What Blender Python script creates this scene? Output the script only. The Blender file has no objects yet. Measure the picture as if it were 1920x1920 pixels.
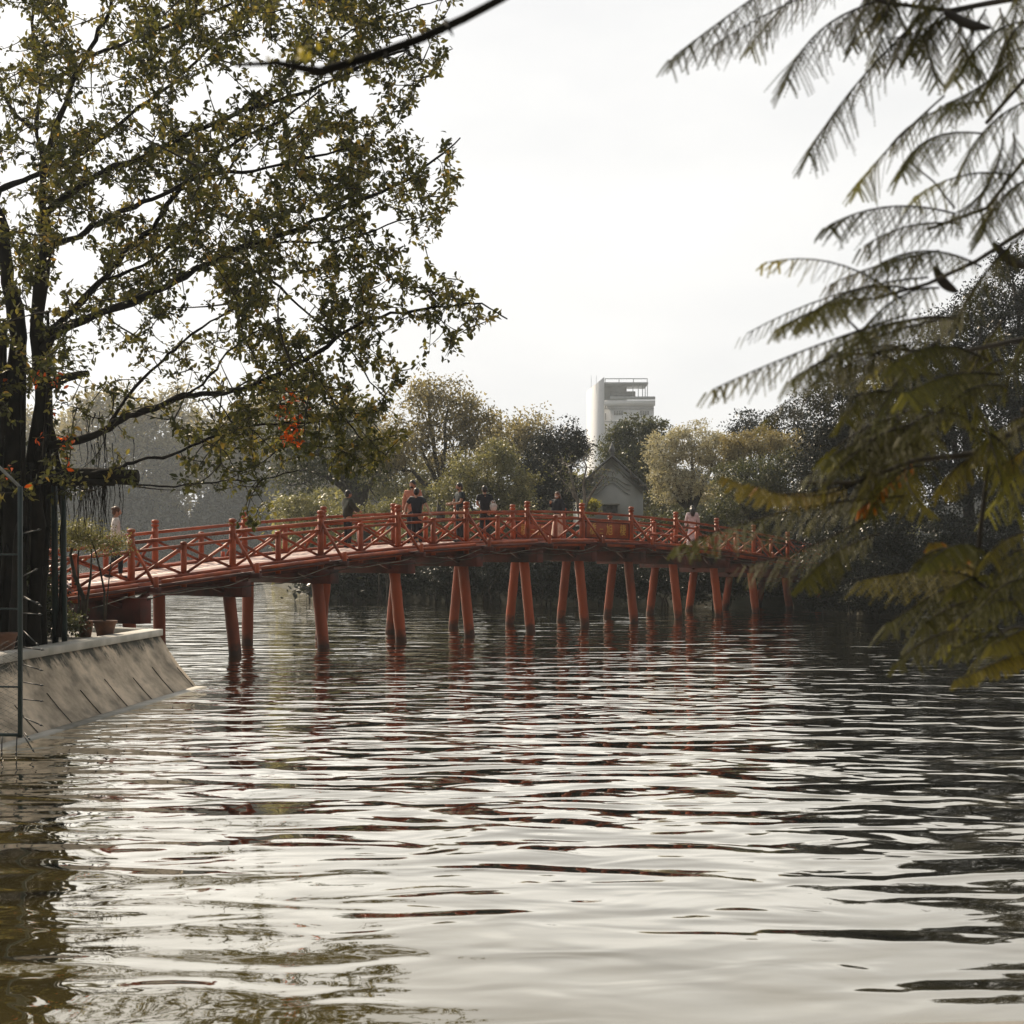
import bpy, bmesh, math, random
import numpy as np
from mathutils import Vector, Matrix
R = math.radians
C = bpy.context.scene.collection
sc = bpy.context.scene
rng = np.random.default_rng(7)
random.seed(7)

# ------------------------------------------------------------------ camera
EYE = 2.57; F = 2800.0; HY = 1026.0
cam_d = bpy.data.cameras.new('camera'); cam = bpy.data.objects.new('camera', cam_d); C.objects.link(cam)
cam.location = (0, 0, EYE); cam.rotation_euler = (R(90), 0, 0)
cam_d.sensor_width = 36; cam_d.lens = F/1920*36; cam_d.shift_y = (HY-960)/1920
cam_d.clip_start = 0.1; cam_d.clip_end = 5000
cam_d.dof.use_dof = True; cam_d.dof.focus_distance = 38; cam_d.dof.aperture_fstop = 5.0
sc.camera = cam

# ------------------------------------------------------------------ world and sun
HAZE = 0.00042
SUN_EL, SUN_AZ = 36.0, -34.0         # azimuth from +Y, negative is to the left
w = bpy.data.worlds.new('World'); sc.world = w; w.use_nodes = True
nt = w.node_tree; nt.nodes.clear()
out = nt.nodes.new('ShaderNodeOutputWorld'); bg = nt.nodes.new('ShaderNodeBackground')
sky = nt.nodes.new('ShaderNodeTexSky'); sky.sky_type = 'NISHITA'; sky.sun_disc = False
sky.sun_elevation = R(SUN_EL); sky.sun_rotation = R(SUN_AZ); sky.dust_density = 6; sky.air_density = 1.0
hs = nt.nodes.new('ShaderNodeHueSaturation'); hs.inputs['Saturation'].default_value = 0.25; hs.inputs['Value'].default_value = 0.55
mix = nt.nodes.new('ShaderNodeMix'); mix.data_type = 'RGBA'; mix.inputs[0].default_value = 0.86
tc = nt.nodes.new('ShaderNodeTexCoord'); mp = nt.nodes.new('ShaderNodeMapping'); mp.inputs['Scale'].default_value = (1.6, 1.6, 4.5)
cn = nt.nodes.new('ShaderNodeTexNoise'); cn.inputs['Scale'].default_value = 1.7; cn.inputs['Detail'].default_value = 5; cn.inputs['Roughness'].default_value = 0.5
cr = nt.nodes.new('ShaderNodeValToRGB')
cr.color_ramp.elements[0].position = 0.3; cr.color_ramp.elements[0].color = (7.7, 7.75, 7.8, 1)
cr.color_ramp.elements[1].position = 0.7; cr.color_ramp.elements[1].color = (9.5, 9.4, 9.15, 1)
L = nt.links.new
L(tc.outputs['Generated'], mp.inputs[0]); L(mp.outputs[0], cn.inputs['Vector']); L(cn.outputs['Fac'], cr.inputs[0])
L(sky.outputs[0], hs.inputs['Color']); L(hs.outputs[0], mix.inputs[6]); L(cr.outputs[0], mix.inputs[7])
# brighter towards the veiled sun, darker in the opposite quarter of the sky
vd = nt.nodes.new('ShaderNodeVectorMath'); vd.operation = 'DOT_PRODUCT'; vd.inputs[1].default_value = (math.sin(R(-22)), math.cos(R(-22)), 0.15)
mrs = nt.nodes.new('ShaderNodeMapRange'); mrs.inputs[1].default_value = -0.8; mrs.inputs[2].default_value = 0.85; mrs.inputs[3].default_value = 0.14; mrs.inputs[4].default_value = 1.0
vs = nt.nodes.new('ShaderNodeVectorMath'); vs.operation = 'SCALE'
L(tc.outputs['Generated'], vd.inputs[0]); L(vd.outputs['Value'], mrs.inputs[0]); L(mix.outputs[2], vs.inputs[0]); L(mrs.outputs[0], vs.inputs['Scale'])
L(vs.outputs[0], bg.inputs[0]); bg.inputs[1].default_value = 0.11; L(bg.outputs[0], out.inputs[0])

sd = bpy.data.lights.new('sun', 'SUN'); sd.energy = 4.8; sd.angle = R(1.2); sd.color = (1.0, 0.84, 0.64)
so = bpy.data.objects.new('sun', sd); C.objects.link(so)
ds = Vector((math.sin(R(SUN_AZ))*math.cos(R(SUN_EL)), math.cos(R(SUN_AZ))*math.cos(R(SUN_EL)), math.sin(R(SUN_EL))))
so.rotation_euler = ds.to_track_quat('Z', 'Y').to_euler(); so.location = (0, 0, 60)
sc.view_settings.view_transform = 'Standard'; sc.view_settings.look = 'None'
sc.view_settings.exposure = 0.2; sc.view_settings.gamma = 1
sc.cycles.max_bounces = 6; sc.cycles.diffuse_bounces = 2; sc.cycles.glossy_bounces = 3; sc.cycles.transmission_bounces = 3
sc.cycles.transparent_max_bounces = 6; sc.cycles.volume_bounces = 0
sc.cycles.use_denoising = True

# ------------------------------------------------------------------ helpers
def P(x, y, Y):
    return Vector(((x-960)/F*Y, Y, EYE+(HY-y)/F*Y))

def tag(o, label=None, cat=None, group=None, kind=None):
    if label: o['label'] = label
    if cat: o['category'] = cat
    if group: o['group'] = group
    if kind: o['kind'] = kind
    return o

def empty(name, loc, label, cat, group=None):
    o = bpy.data.objects.new(name, None); C.objects.link(o); o.location = loc
    return tag(o, label, cat, group)

def mesh_obj(name, V, faces, mat, parent=None, smooth=False, attrs=None):
    """V world coordinates (n,3); faces = list of (m,k) int arrays"""
    V = np.asarray(V, dtype=np.float64).reshape(-1, 3)
    if parent is not None:
        V = V - np.array(world_loc(parent))
    me = bpy.data.meshes.new(name)
    faces = [np.asarray(f, dtype=np.int32) for f in faces if len(f)]
    nl = sum(f.size for f in faces); nf = sum(len(f) for f in faces)
    me.vertices.add(len(V)); me.vertices.foreach_set('co', V.astype(np.float32).ravel())
    me.loops.add(nl); me.polygons.add(nf)
    me.loops.foreach_set('vertex_index', np.concatenate([f.ravel() for f in faces]))
    tot = np.concatenate([np.full(len(f), f.shape[1], np.int32) for f in faces])
    st = np.concatenate([[0], np.cumsum(tot)[:-1]]).astype(np.int32)
    me.polygons.foreach_set('loop_start', st); me.polygons.foreach_set('loop_total', tot)
    if smooth: me.polygons.foreach_set('use_smooth', np.ones(nf, bool))
    me.update(calc_edges=True)
    if attrs:
        for k, a in attrs.items():
            at = me.attributes.new(k, 'FLOAT', 'POINT'); at.data.foreach_set('value', np.asarray(a, np.float32))
    me.materials.append(mat)
    o = bpy.data.objects.new(name, me); C.objects.link(o)
    if parent is not None: o.parent = parent
    return o

def world_loc(o):
    l = Vector(o.location)
    while o.parent is not None:
        o = o.parent; l = l + Vector(o.location)
    return l

class MB:
    """collects simple shapes into one mesh"""
    def __init__(s): s.V = []; s.F = {}; s.n = 0; s.A = []
    def add(s, V, faces, a=0.0):
        V = np.asarray(V, float).reshape(-1, 3)
        for f in faces:
            f = np.asarray(f, int)
            if len(f): s.F.setdefault(f.shape[1], []).append(f+s.n)
        s.V.append(V); s.n += len(V); s.A.append(np.full(len(V), a) if np.isscalar(a) else a)
    def box(s, c, ax, ay, az, hx, hy, hz, bev=0.0):
        """box with centre c, unit axes and half sizes; a small chamfer along every edge"""
        c = np.array(c, float); ax, ay, az = [np.array(v, float) for v in (ax, ay, az)]
        if bev <= 0:
            V = [c+ax*hx*i+ay*hy*j+az*hz*k for i in (-1, 1) for j in (-1, 1) for k in (-1, 1)]
            s.add(V, [[[0, 1, 3, 2], [4, 6, 7, 5], [0, 4, 5, 1], [2, 3, 7, 6], [0, 2, 6, 4], [1, 5, 7, 3]]])
            return
        b = bev; bm = bmesh.new(); bmesh.ops.create_cube(bm, size=2)
        for v in bm.verts: v.co = (v.co.x*hx, v.co.y*hy, v.co.z*hz)
        bmesh.ops.bevel(bm, geom=list(bm.edges), offset=b, segments=1, affect='EDGES', profile=0.5)
        V = [c+ax*v.co.x+ay*v.co.y+az*v.co.z for v in bm.verts]
        bm.verts.index_update()
        d = {}
        for f in bm.faces: d.setdefault(len(f.verts), []).append([v.index for v in f.verts])
        bm.free(); s.add(V, list(d.values()))
    def beam(s, a, b, wd, ht, up=(0, 0, 1), bev=0.0):
        """rectangular bar from a to b, wd across, ht along up"""
        a, b = Vector(a), Vector(b); d = (b-a); L_ = d.length; d.normalize()
        side = d.cross(Vector(up)).normalized(); u = side.cross(d).normalized()
        s.box((a+b)/2, d, side, u, L_/2, wd/2, ht/2, bev)
    def tube(s, pts, rad, sides=8, cap=True, a=0.0):
        pts = np.asarray([tuple(p) for p in pts], float); n = len(pts)
        rad = np.full(n, rad) if np.isscalar(rad) else np.asarray(rad, float)
        T = np.gradient(pts, axis=0); T /= np.linalg.norm(T, axis=1)[:, None]+1e-12
        ref = np.array([0, 0, 1.0]) if abs(T[:, 2]).mean() < 0.8 else np.array([1.0, 0, 0])
        U = np.cross(T, ref); U /= np.linalg.norm(U, axis=1)[:, None]+1e-9
        W = np.cross(T, U)
        th = np.arange(sides)*2*math.pi/sides
        V = pts[:, None, :] + rad[:, None, None]*(U[:, None, :]*np.cos(th)[None, :, None]+W[:, None, :]*np.sin(th)[None, :, None])
        V = V.reshape(-1, 3)
        i = np.arange(n-1)[:, None]*sides; j = np.arange(sides)[None, :]; j2 = (j+1) % sides
        Q = np.stack([i+j, i+j2, i+sides+j2, i+sides+j], -1).reshape(-1, 4)
        fs = [Q]
        if cap:
            fs.append([list(range(sides))[::-1], [(n-1)*sides+k for k in range(sides)]])
        s.add(V, fs, a)
    def lathe(s, c, prof, seg=16, tilt=None):
        """prof list of (r,z) around vertical axis at c"""
        c = np.array(c, float)
        th = np.arange(seg)*2*math.pi/seg
        V = np.array([[r*math.cos(t), r*math.sin(t), z] for r, z in prof for t in th])
        if tilt is not None: V = V @ np.array(tilt).T
        V = V + c; n = len(prof)
        i = np.arange(n-1)[:, None]*seg; j = np.arange(seg)[None, :]; j2 = (j+1) % seg
        Q = np.stack([i+j, i+j2, i+seg+j2, i+seg+j], -1).reshape(-1, 4)
        s.add(V, [Q, [list(range(seg))[::-1], [(n-1)*seg+k for k in range(seg)]]])
    def ell(s, c, r, seg=14, rings=9, M=None):
        c = np.array(c, float); V = []
        for i in range(rings+1):
            ph = -math.pi/2+math.pi*i/rings
            for j in range(seg):
                t = 2*math.pi*j/seg
                V.append([math.cos(ph)*math.cos(t)*r[0], math.cos(ph)*math.sin(t)*r[1], math.sin(ph)*r[2]])
        V = np.array(V)
        if M is not None: V = V @ np.array(M).T
        i = np.arange(rings)[:, None]*seg; j = np.arange(seg)[None, :]; j2 = (j+1) % seg
        s.add(V+c, [np.stack([i+j, i+j2, i+seg+j2, i+seg+j], -1).reshape(-1, 4)])
    def build(s, name, mat, parent=None, smooth=False, attr=None):
        return mesh_obj(name, np.concatenate(s.V), [np.concatenate(v) for v in s.F.values()], mat, parent, smooth,
                        {attr: np.concatenate(s.A)} if attr else None)

# ------------------------------------------------------------------ materials
def newmat(name):
    m = bpy.data.materials.new(name); m.use_nodes = True
    return m, m.node_tree, m.node_tree.nodes['Principled BSDF']

def noise_mat(name, c1, c2, scale=3, rough=0.7, detail=6, bump=0.0, bscale=None, spec=0.5, stretch=(1, 1, 1), r2=None, lo=0.35, hi=0.65):
    m, t, b = newmat(name)
    tcn = t.nodes.new('ShaderNodeTexCoord'); mpn = t.nodes.new('ShaderNodeMapping'); mpn.inputs['Scale'].default_value = stretch
    n = t.nodes.new('ShaderNodeTexNoise'); n.inputs['Scale'].default_value = scale; n.inputs['Detail'].default_value = detail
    rp = t.nodes.new('ShaderNodeValToRGB')
    rp.color_ramp.elements[0].position = lo; rp.color_ramp.elements[0].color = (*c1, 1)
    rp.color_ramp.elements[1].position = hi; rp.color_ramp.elements[1].color = (*c2, 1)
    t.links.new(tcn.outputs['Object'], mpn.inputs[0]); t.links.new(mpn.outputs[0], n.inputs['Vector'])
    t.links.new(n.outputs['Fac'], rp.inputs[0]); t.links.new(rp.outputs[0], b.inputs['Base Color'])
    b.inputs['Roughness'].default_value = rough; b.inputs['Specular IOR Level'].default_value = spec
    if r2 is not None:
        mr = t.nodes.new('ShaderNodeMapRange'); mr.inputs[3].default_value = rough; mr.inputs[4].default_value = r2
        t.links.new(n.outputs['Fac'], mr.inputs[0]); t.links.new(mr.outputs[0], b.inputs['Roughness'])
    if bump:
        n2 = t.nodes.new('ShaderNodeTexNoise'); n2.inputs['Scale'].default_value = bscale or scale*4; n2.inputs['Detail'].default_value = 5
        t.links.new(mpn.outputs[0], n2.inputs['Vector'])
        bp = t.nodes.new('ShaderNodeBump'); bp.inputs['Strength'].default_value = 0.6; bp.inputs['Distance'].default_value = bump
        t.links.new(n2.outputs['Fac'], bp.inputs['Height']); t.links.new(bp.outputs[0], b.inputs['Normal'])
    return m

def leaf_mat(name, stops, trans=0.45, rough=0.45, spec=0.4):
    """stops: list of (pos, colour); the tint attribute picks the leaf colour"""
    m, t, b = newmat(name)
    a = t.nodes.new('ShaderNodeAttribute'); a.attribute_name = 'tint'
    rp = t.nodes.new('ShaderNodeValToRGB'); e = rp.color_ramp.elements
    while len(e) < len(stops): e.new(0.5)
    for k, (p, c) in enumerate(stops): e[k].position = p; e[k].color = (*c, 1)
    t.links.new(a.outputs['Fac'], rp.inputs[0]); t.links.new(rp.outputs[0], b.inputs['Base Color'])
    b.inputs['Roughness'].default_value = rough; b.inputs['Specular IOR Level'].default_value = spec
    tr = t.nodes.new('ShaderNodeBsdfTranslucent'); mx = t.nodes.new('ShaderNodeMixShader'); mx.inputs[0].default_value = trans
    gm = t.nodes.new('ShaderNodeMix'); gm.data_type = 'RGBA'; gm.blend_type = 'MULTIPLY'; gm.inputs[0].default_value = 1
    gm.inputs[7].default_value = (1.25, 1.1, 0.55, 1)
    t.links.new(rp.outputs[0], gm.inputs[6]); t.links.new(gm.outputs[2], tr.inputs['Color'])
    t.links.new(b.outputs[0], mx.inputs[1]); t.links.new(tr.outputs[0], mx.inputs[2])
    t.links.new(mx.outputs[0], t.nodes['Material Output'].inputs['Surface'])
    return m

M_red = noise_mat('red_paint', (0.44, 0.074, 0.008), (0.20, 0.034, 0.006), 2.2, 0.38, 8, 0.003, 26, spec=0.45, r2=0.6)
M_red_dark = noise_mat('dark_red_paint', (0.13, 0.018, 0.007), (0.03, 0.009, 0.006), 1.6, 0.6, 9, 0.006, 18)  # darker, mottled red for beams, brackets, edge boards and board frames
M_pile = noise_mat('pile_red_paint', (0.40, 0.066, 0.008), (0.15, 0.030, 0.007), 1.4, 0.5, 9, 0.004, 14, stretch=(1, 1, 0.35), r2=0.7)
def algae(m):
    t = m.node_tree; b = t.nodes['Principled BSDF']; N = t.nodes.new; src = b.inputs['Base Color'].links[0].from_socket
    c = N('ShaderNodeTexCoord'); sp = N('ShaderNodeSeparateXYZ'); n = N('ShaderNodeTexNoise'); n.inputs['Scale'].default_value = 5; n.inputs['Detail'].default_value = 6
    a = N('ShaderNodeMath'); a.operation = 'MULTIPLY_ADD'; a.inputs[1].default_value = 0.7; t.links.new(c.outputs['Object'], sp.inputs[0]); t.links.new(c.outputs['Object'], n.inputs['Vector'])
    t.links.new(n.outputs['Fac'], a.inputs[0]); t.links.new(sp.outputs['Z'], a.inputs[2])
    mr = N('ShaderNodeMapRange'); mr.inputs[1].default_value = 0.45; mr.inputs[2].default_value = 0.72; mr.inputs[3].default_value = 0.85; mr.inputs[4].default_value = 0.0; t.links.new(a.outputs[0], mr.inputs[0])
    mx = N('ShaderNodeMix'); mx.data_type = 'RGBA'; mx.inputs[7].default_value = (0.030, 0.020, 0.010, 1); t.links.new(mr.outputs[0], mx.inputs[0]); t.links.new(src, mx.inputs[6]); t.links.new(mx.outputs[2], b.inputs['Base Color'])
algae(M_pile)
M_deck = noise_mat('deck_boards', (0.62, 0.44, 0.38), (0.36, 0.21, 0.17), 3.5, 0.42, 8, 0.004, 30)
M_gold = noise_mat('gold_paint', (0.75, 0.45, 0.10), (0.6, 0.33, 0.06), 12, 0.4)
M_bark = noise_mat('dark_bark', (0.020, 0.017, 0.013), (0.005, 0.005, 0.004), 5, 0.9, 8, 0.02, 16, spec=0.2, stretch=(1, 1, 0.4))
M_twig = noise_mat('twig_bark', (0.045, 0.038, 0.028), (0.022, 0.02, 0.016), 8, 0.85, 4, spec=0.2)
M_bark_pale = noise_mat('pale_bark', (0.28, 0.25, 0.21), (0.11, 0.10, 0.085), 4, 0.9, 8, 0.01, 20, spec=0.2)
M_bark_mid = noise_mat('grey_bark', (0.09, 0.08, 0.065), (0.035, 0.033, 0.03), 4, 0.9, 8, 0.01, 20, spec=0.2)
M_soil = noise_mat('soil', (0.05, 0.045, 0.03), (0.025, 0.03, 0.015), 0.8, 0.95, 8, 0.05, 4)
M_paving = noise_mat('paving', (0.26, 0.24, 0.21), (0.16, 0.15, 0.13), 1.4, 0.85, 8, 0.01, 20)
M_cap = noise_mat('cap_stone', (0.55, 0.53, 0.48), (0.36, 0.35, 0.31), 2.2, 0.8, 10, 0.004, 40)
M_greenmetal = noise_mat('green_painted_steel', (0.020, 0.045, 0.045), (0.012, 0.026, 0.028), 4, 0.45)
M_terracotta = noise_mat('terracotta', (0.20, 0.085, 0.045), (0.08, 0.045, 0.03), 6, 0.8, 8, 0.004, 40)
M_wire = noise_mat('wire', (0.045, 0.05, 0.05), (0.02, 0.022, 0.022), 20, 0.5)
M_steel = noise_mat('grey_steel', (0.38, 0.40, 0.40), (0.22, 0.24, 0.24), 9, 0.4)

# leaves
G = lambda *s: [(i/(len(s)-1), c) for i, c in enumerate(s)]
M_leaf = leaf_mat('glossy_leaf', [(0.0, (0.038, 0.048, 0.018)), (0.5, (0.115, 0.122, 0.044)), (0.86, (0.26, 0.23, 0.08)), (0.93, (0.30, 0.20, 0.05)), (0.97, (0.75, 0.12, 0.01)), (1.0, (0.80, 0.15, 0.01))], 0.55, 0.42)
M_frond = leaf_mat('feathery_leaf', [(0.0, (0.055, 0.055, 0.014)), (0.6, (0.140, 0.150, 0.042)), (0.88, (0.26, 0.23, 0.055)), (0.965, (0.30, 0.25, 0.06)), (1.0, (0.60, 0.20, 0.02))], 0.55, 0.6, 0.2)
LM = {
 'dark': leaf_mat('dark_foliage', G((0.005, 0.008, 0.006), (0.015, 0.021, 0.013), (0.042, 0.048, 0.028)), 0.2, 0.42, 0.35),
 'olive': leaf_mat('olive_foliage', G((0.075, 0.082, 0.042), (0.19, 0.20, 0.11), (0.36, 0.36, 0.22)), 0.42),
 'green': leaf_mat('green_foliage', G((0.028, 0.040, 0.022), (0.08, 0.098, 0.05), (0.17, 0.175, 0.09)), 0.35),
 'beige': leaf_mat('pale_yellow_foliage', G((0.20, 0.19, 0.14), (0.56, 0.54, 0.42), (0.82, 0.79, 0.66)), 0.22, 0.7),
 'orange': leaf_mat('orange_foliage', G((0.13, 0.12, 0.06), (0.36, 0.32, 0.18), (0.55, 0.46, 0.26)), 0.2, 0.7),
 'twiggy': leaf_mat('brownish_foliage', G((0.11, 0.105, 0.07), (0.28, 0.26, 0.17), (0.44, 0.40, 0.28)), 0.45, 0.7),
 'lime': leaf_mat('lime_foliage', G((0.14, 0.16, 0.03), (0.30, 0.30, 0.06), (0.42, 0.40, 0.10)), 0.4),
}

# ------------------------------------------------------------------ foliage builders
def unit(v): return v/(np.linalg.norm(v, axis=-1, keepdims=True)+1e-9)

def leaves(Pb, D, N, Ln, W, tint, full=True):
    """leaf blades: base Pb, direction D, blade normal N"""
    n = len(Pb); D = unit(D); S = unit(np.cross(D, N)); N = np.cross(S, D)
    Ln = Ln[:, None]; W = W[:, None]
    if full:
        fold = 0.22*W; droop = 0.10*Ln
        mid1 = Pb+D*Ln*0.33; mid2 = Pb+D*Ln*0.70-N*droop*0.5; tip = Pb+D*Ln-N*droop*1.3
        V = np.stack([Pb, mid1+S*W*0.48+N*fold, mid1, mid1-S*W*0.48+N*fold, mid2+S*W*0.40+N*fold*0.7, mid2, mid2-S*W*0.40+N*fold*0.7, tip], 1)
        b = np.arange(n)[:, None]*8
        T = np.concatenate([b+np.array([[0, 2, 1]]), b+np.array([[0, 3, 2]]), b+np.array([[5, 7, 4]]), b+np.array([[5, 6, 7]])])
        Q = np.concatenate([b+np.array([[1, 2, 5, 4]]), b+np.array([[2, 3, 6, 5]])])
        return V.reshape(-1, 3), [T, Q], np.repeat(tint, 8)
    V = np.stack([Pb, Pb+D*Ln*0.45+S*W*0.5, Pb+D*Ln, Pb+D*Ln*0.45-S*W*0.5], 1)
    Q = np.arange(n)[:, None]*4+np.array([[0, 1, 2, 3]])
    return V.reshape(-1, 3), [Q], np.repeat(tint, 4)

def greedy_twigs(nodes, targets, maxd=None, sag=0.12, steps=4):
    """connect every target to the nearest node of the growing skeleton; returns list of polylines"""
    N = np.array(nodes, float); out = []
    T = np.array(targets, float)
    d0 = np.array([np.min(np.sum((N-t)**2, 1)) for t in T]); order = np.argsort(d0)
    buf = np.zeros((len(N)+len(T)*steps, 3)); buf[:len(N)] = N; cnt = len(N)
    dep = {}
    for k in order:
        t = T[k]; dd = np.sum((buf[:cnt]-t)**2, 1); j = int(np.argmin(dd)); a = buf[j]; L_ = math.sqrt(dd[j])
        s = np.linspace(0, 1, steps+1)[:, None]
        mid = rng.normal(0, 0.07*L_, 3); mid[2] -= sag*L_*0.5
        pl = a*(1-s)+t*s+mid*(4*s*(1-s))
        out.append((pl, k, L_)); buf[cnt:cnt+steps] = pl[1:]; cnt += steps
    return out

def make_tree(name, label, cat, base, Y, blobs, leafkind, nclu, per, lsize, bark=None, group=None, trunk_r=0.22, spread=0.5, stems=1, low=False, seed=0, lean=0.0, shell=0.55, twig_r=0.02, ylift=0.0):
    """blobs: crown lobes (x, y, rx, ry) in photo pixels at distance Y, given real size and depth"""
    rg = np.random.default_rng(seed+int(base*7+Y)); bark = bark or M_bark_mid
    bp = P(base, HY, Y); bz = 0.35+ylift; bp = Vector((bp.x, Y, bz))
    root = empty(name, bp, label, cat, group)
    k = Y/F
    cen = np.array([tuple(P(x, y, Y)) for x, y, rx, ry in blobs]); rad = np.array([(rx*k, max(rx, ry)*k*0.8, ry*k) for x, y, rx, ry in blobs])
    cen[:, 1] += rg.uniform(-0.4, 0.4, len(cen))*rad[:, 1]
    area = rad[:, 0]*rad[:, 2]; pr = area/area.sum()
    pts = []
    while len(pts) < nclu:
        b = rg.choice(len(cen), p=pr); v = unit(rg.normal(size=3)); r = (shell+(1-shell)*rg.random()**0.6)*(1+0.16*math.sin(v[0]*5+b)+0.14*math.sin(v[2]*7+b*2))
        p = cen[b]+v*rad[b]*r
        if p[2] < 0.25: continue
        pts.append(p)
    pts = np.array(pts)
    # skeleton: trunk then main limbs to every lobe centre
    mb = MB(); nodes = []
    topc = cen[np.argmax(cen[:, 2])]
    base_v = np.array(bp)
    fork_z = bz+max(0.5, (cen[:, 2].min()-bz)*0.7)
    for s in range(stems):
        off = rg.normal(0, 0.25*stems, 3)*np.array([1, 1, 0])*(stems > 1)
        fork = np.array([bp.x+(topc[0]-bp.x)*0.25+lean, Y+rg.normal(0, .2), fork_z])+off*0.6
        b0 = base_v+off*0.7-np.array([0, 0, 0.5])
        s_ = np.linspace(0, 1, 6)[:, None]; tr = b0*(1-s_)+fork*s_+rg.normal(0, 0.05, (6, 3)); tr[0] = b0
        rr = np.linspace(trunk_r*1.25, trunk_r*0.75, 6)/math.sqrt(stems); mb.tube(tr, rr, 8, a=0); nodes += list(tr[2:])
        for b in range(len(cen)):
            if stems > 1 and b % stems != s: continue
            e = cen[b]+rg.normal(0, 0.15, 3)*rad[b]; s2 = np.linspace(0, 1, 7)[:, None]
            bow = np.array([0, 0, 0.12*np.linalg.norm(e-fork)])
            pl = fork*(1-s2)+e*s2+bow*(4*s2*(1-s2))*0.6+rg.normal(0, 0.07, (7, 3)); pl[0] = fork
            mb.tube(pl, np.linspace(trunk_r*0.6, trunk_r*0.16, 7)/math.sqrt(stems), 6); nodes += list(pl[1:])
    for pl, kk, L_ in greedy_twigs(nodes, pts):
        mb.tube(pl, np.linspace(twig_r*(0.8+0.5*min(L_, 2)), twig_r*0.35, len(pl)), 4, cap=False)
    mb.build('trunk', bark, root, smooth=True)
    # leaves
    n = nclu*per
    ci = np.repeat(np.arange(nclu), per)
    cs = spread*rg.uniform(0.55, 1.25, nclu)
    off = unit(rg.normal(size=(n, 3)))*(rg.random(n)**0.5)[:, None]*cs[ci][:, None]*np.array([1.15, 1.15, 0.75])
    pb = pts[ci]+off; D = unit(off*0.7+rg.normal(size=(n, 3))*0.6+np.array([0, 0, -0.15])); N = rg.normal(size=(n, 3))*0.7+np.array([0, 0, 1.0])
    ct = rg.random(nclu); tint = np.clip(0.5*ct[ci]+0.5*rg.random(n), 0, 1)
    ln = lsize*rg.uniform(0.7, 1.35, n)
    keep = pb[:, 2] > 0.06
    V, fs, tt = leaves(pb[keep], D[keep], N[keep], ln[keep], ln[keep]*0.5, tint[keep], False)
    mesh_obj('crown', V, fs, LM[leafkind], root, attrs={'tint': tt})
    return root

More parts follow.
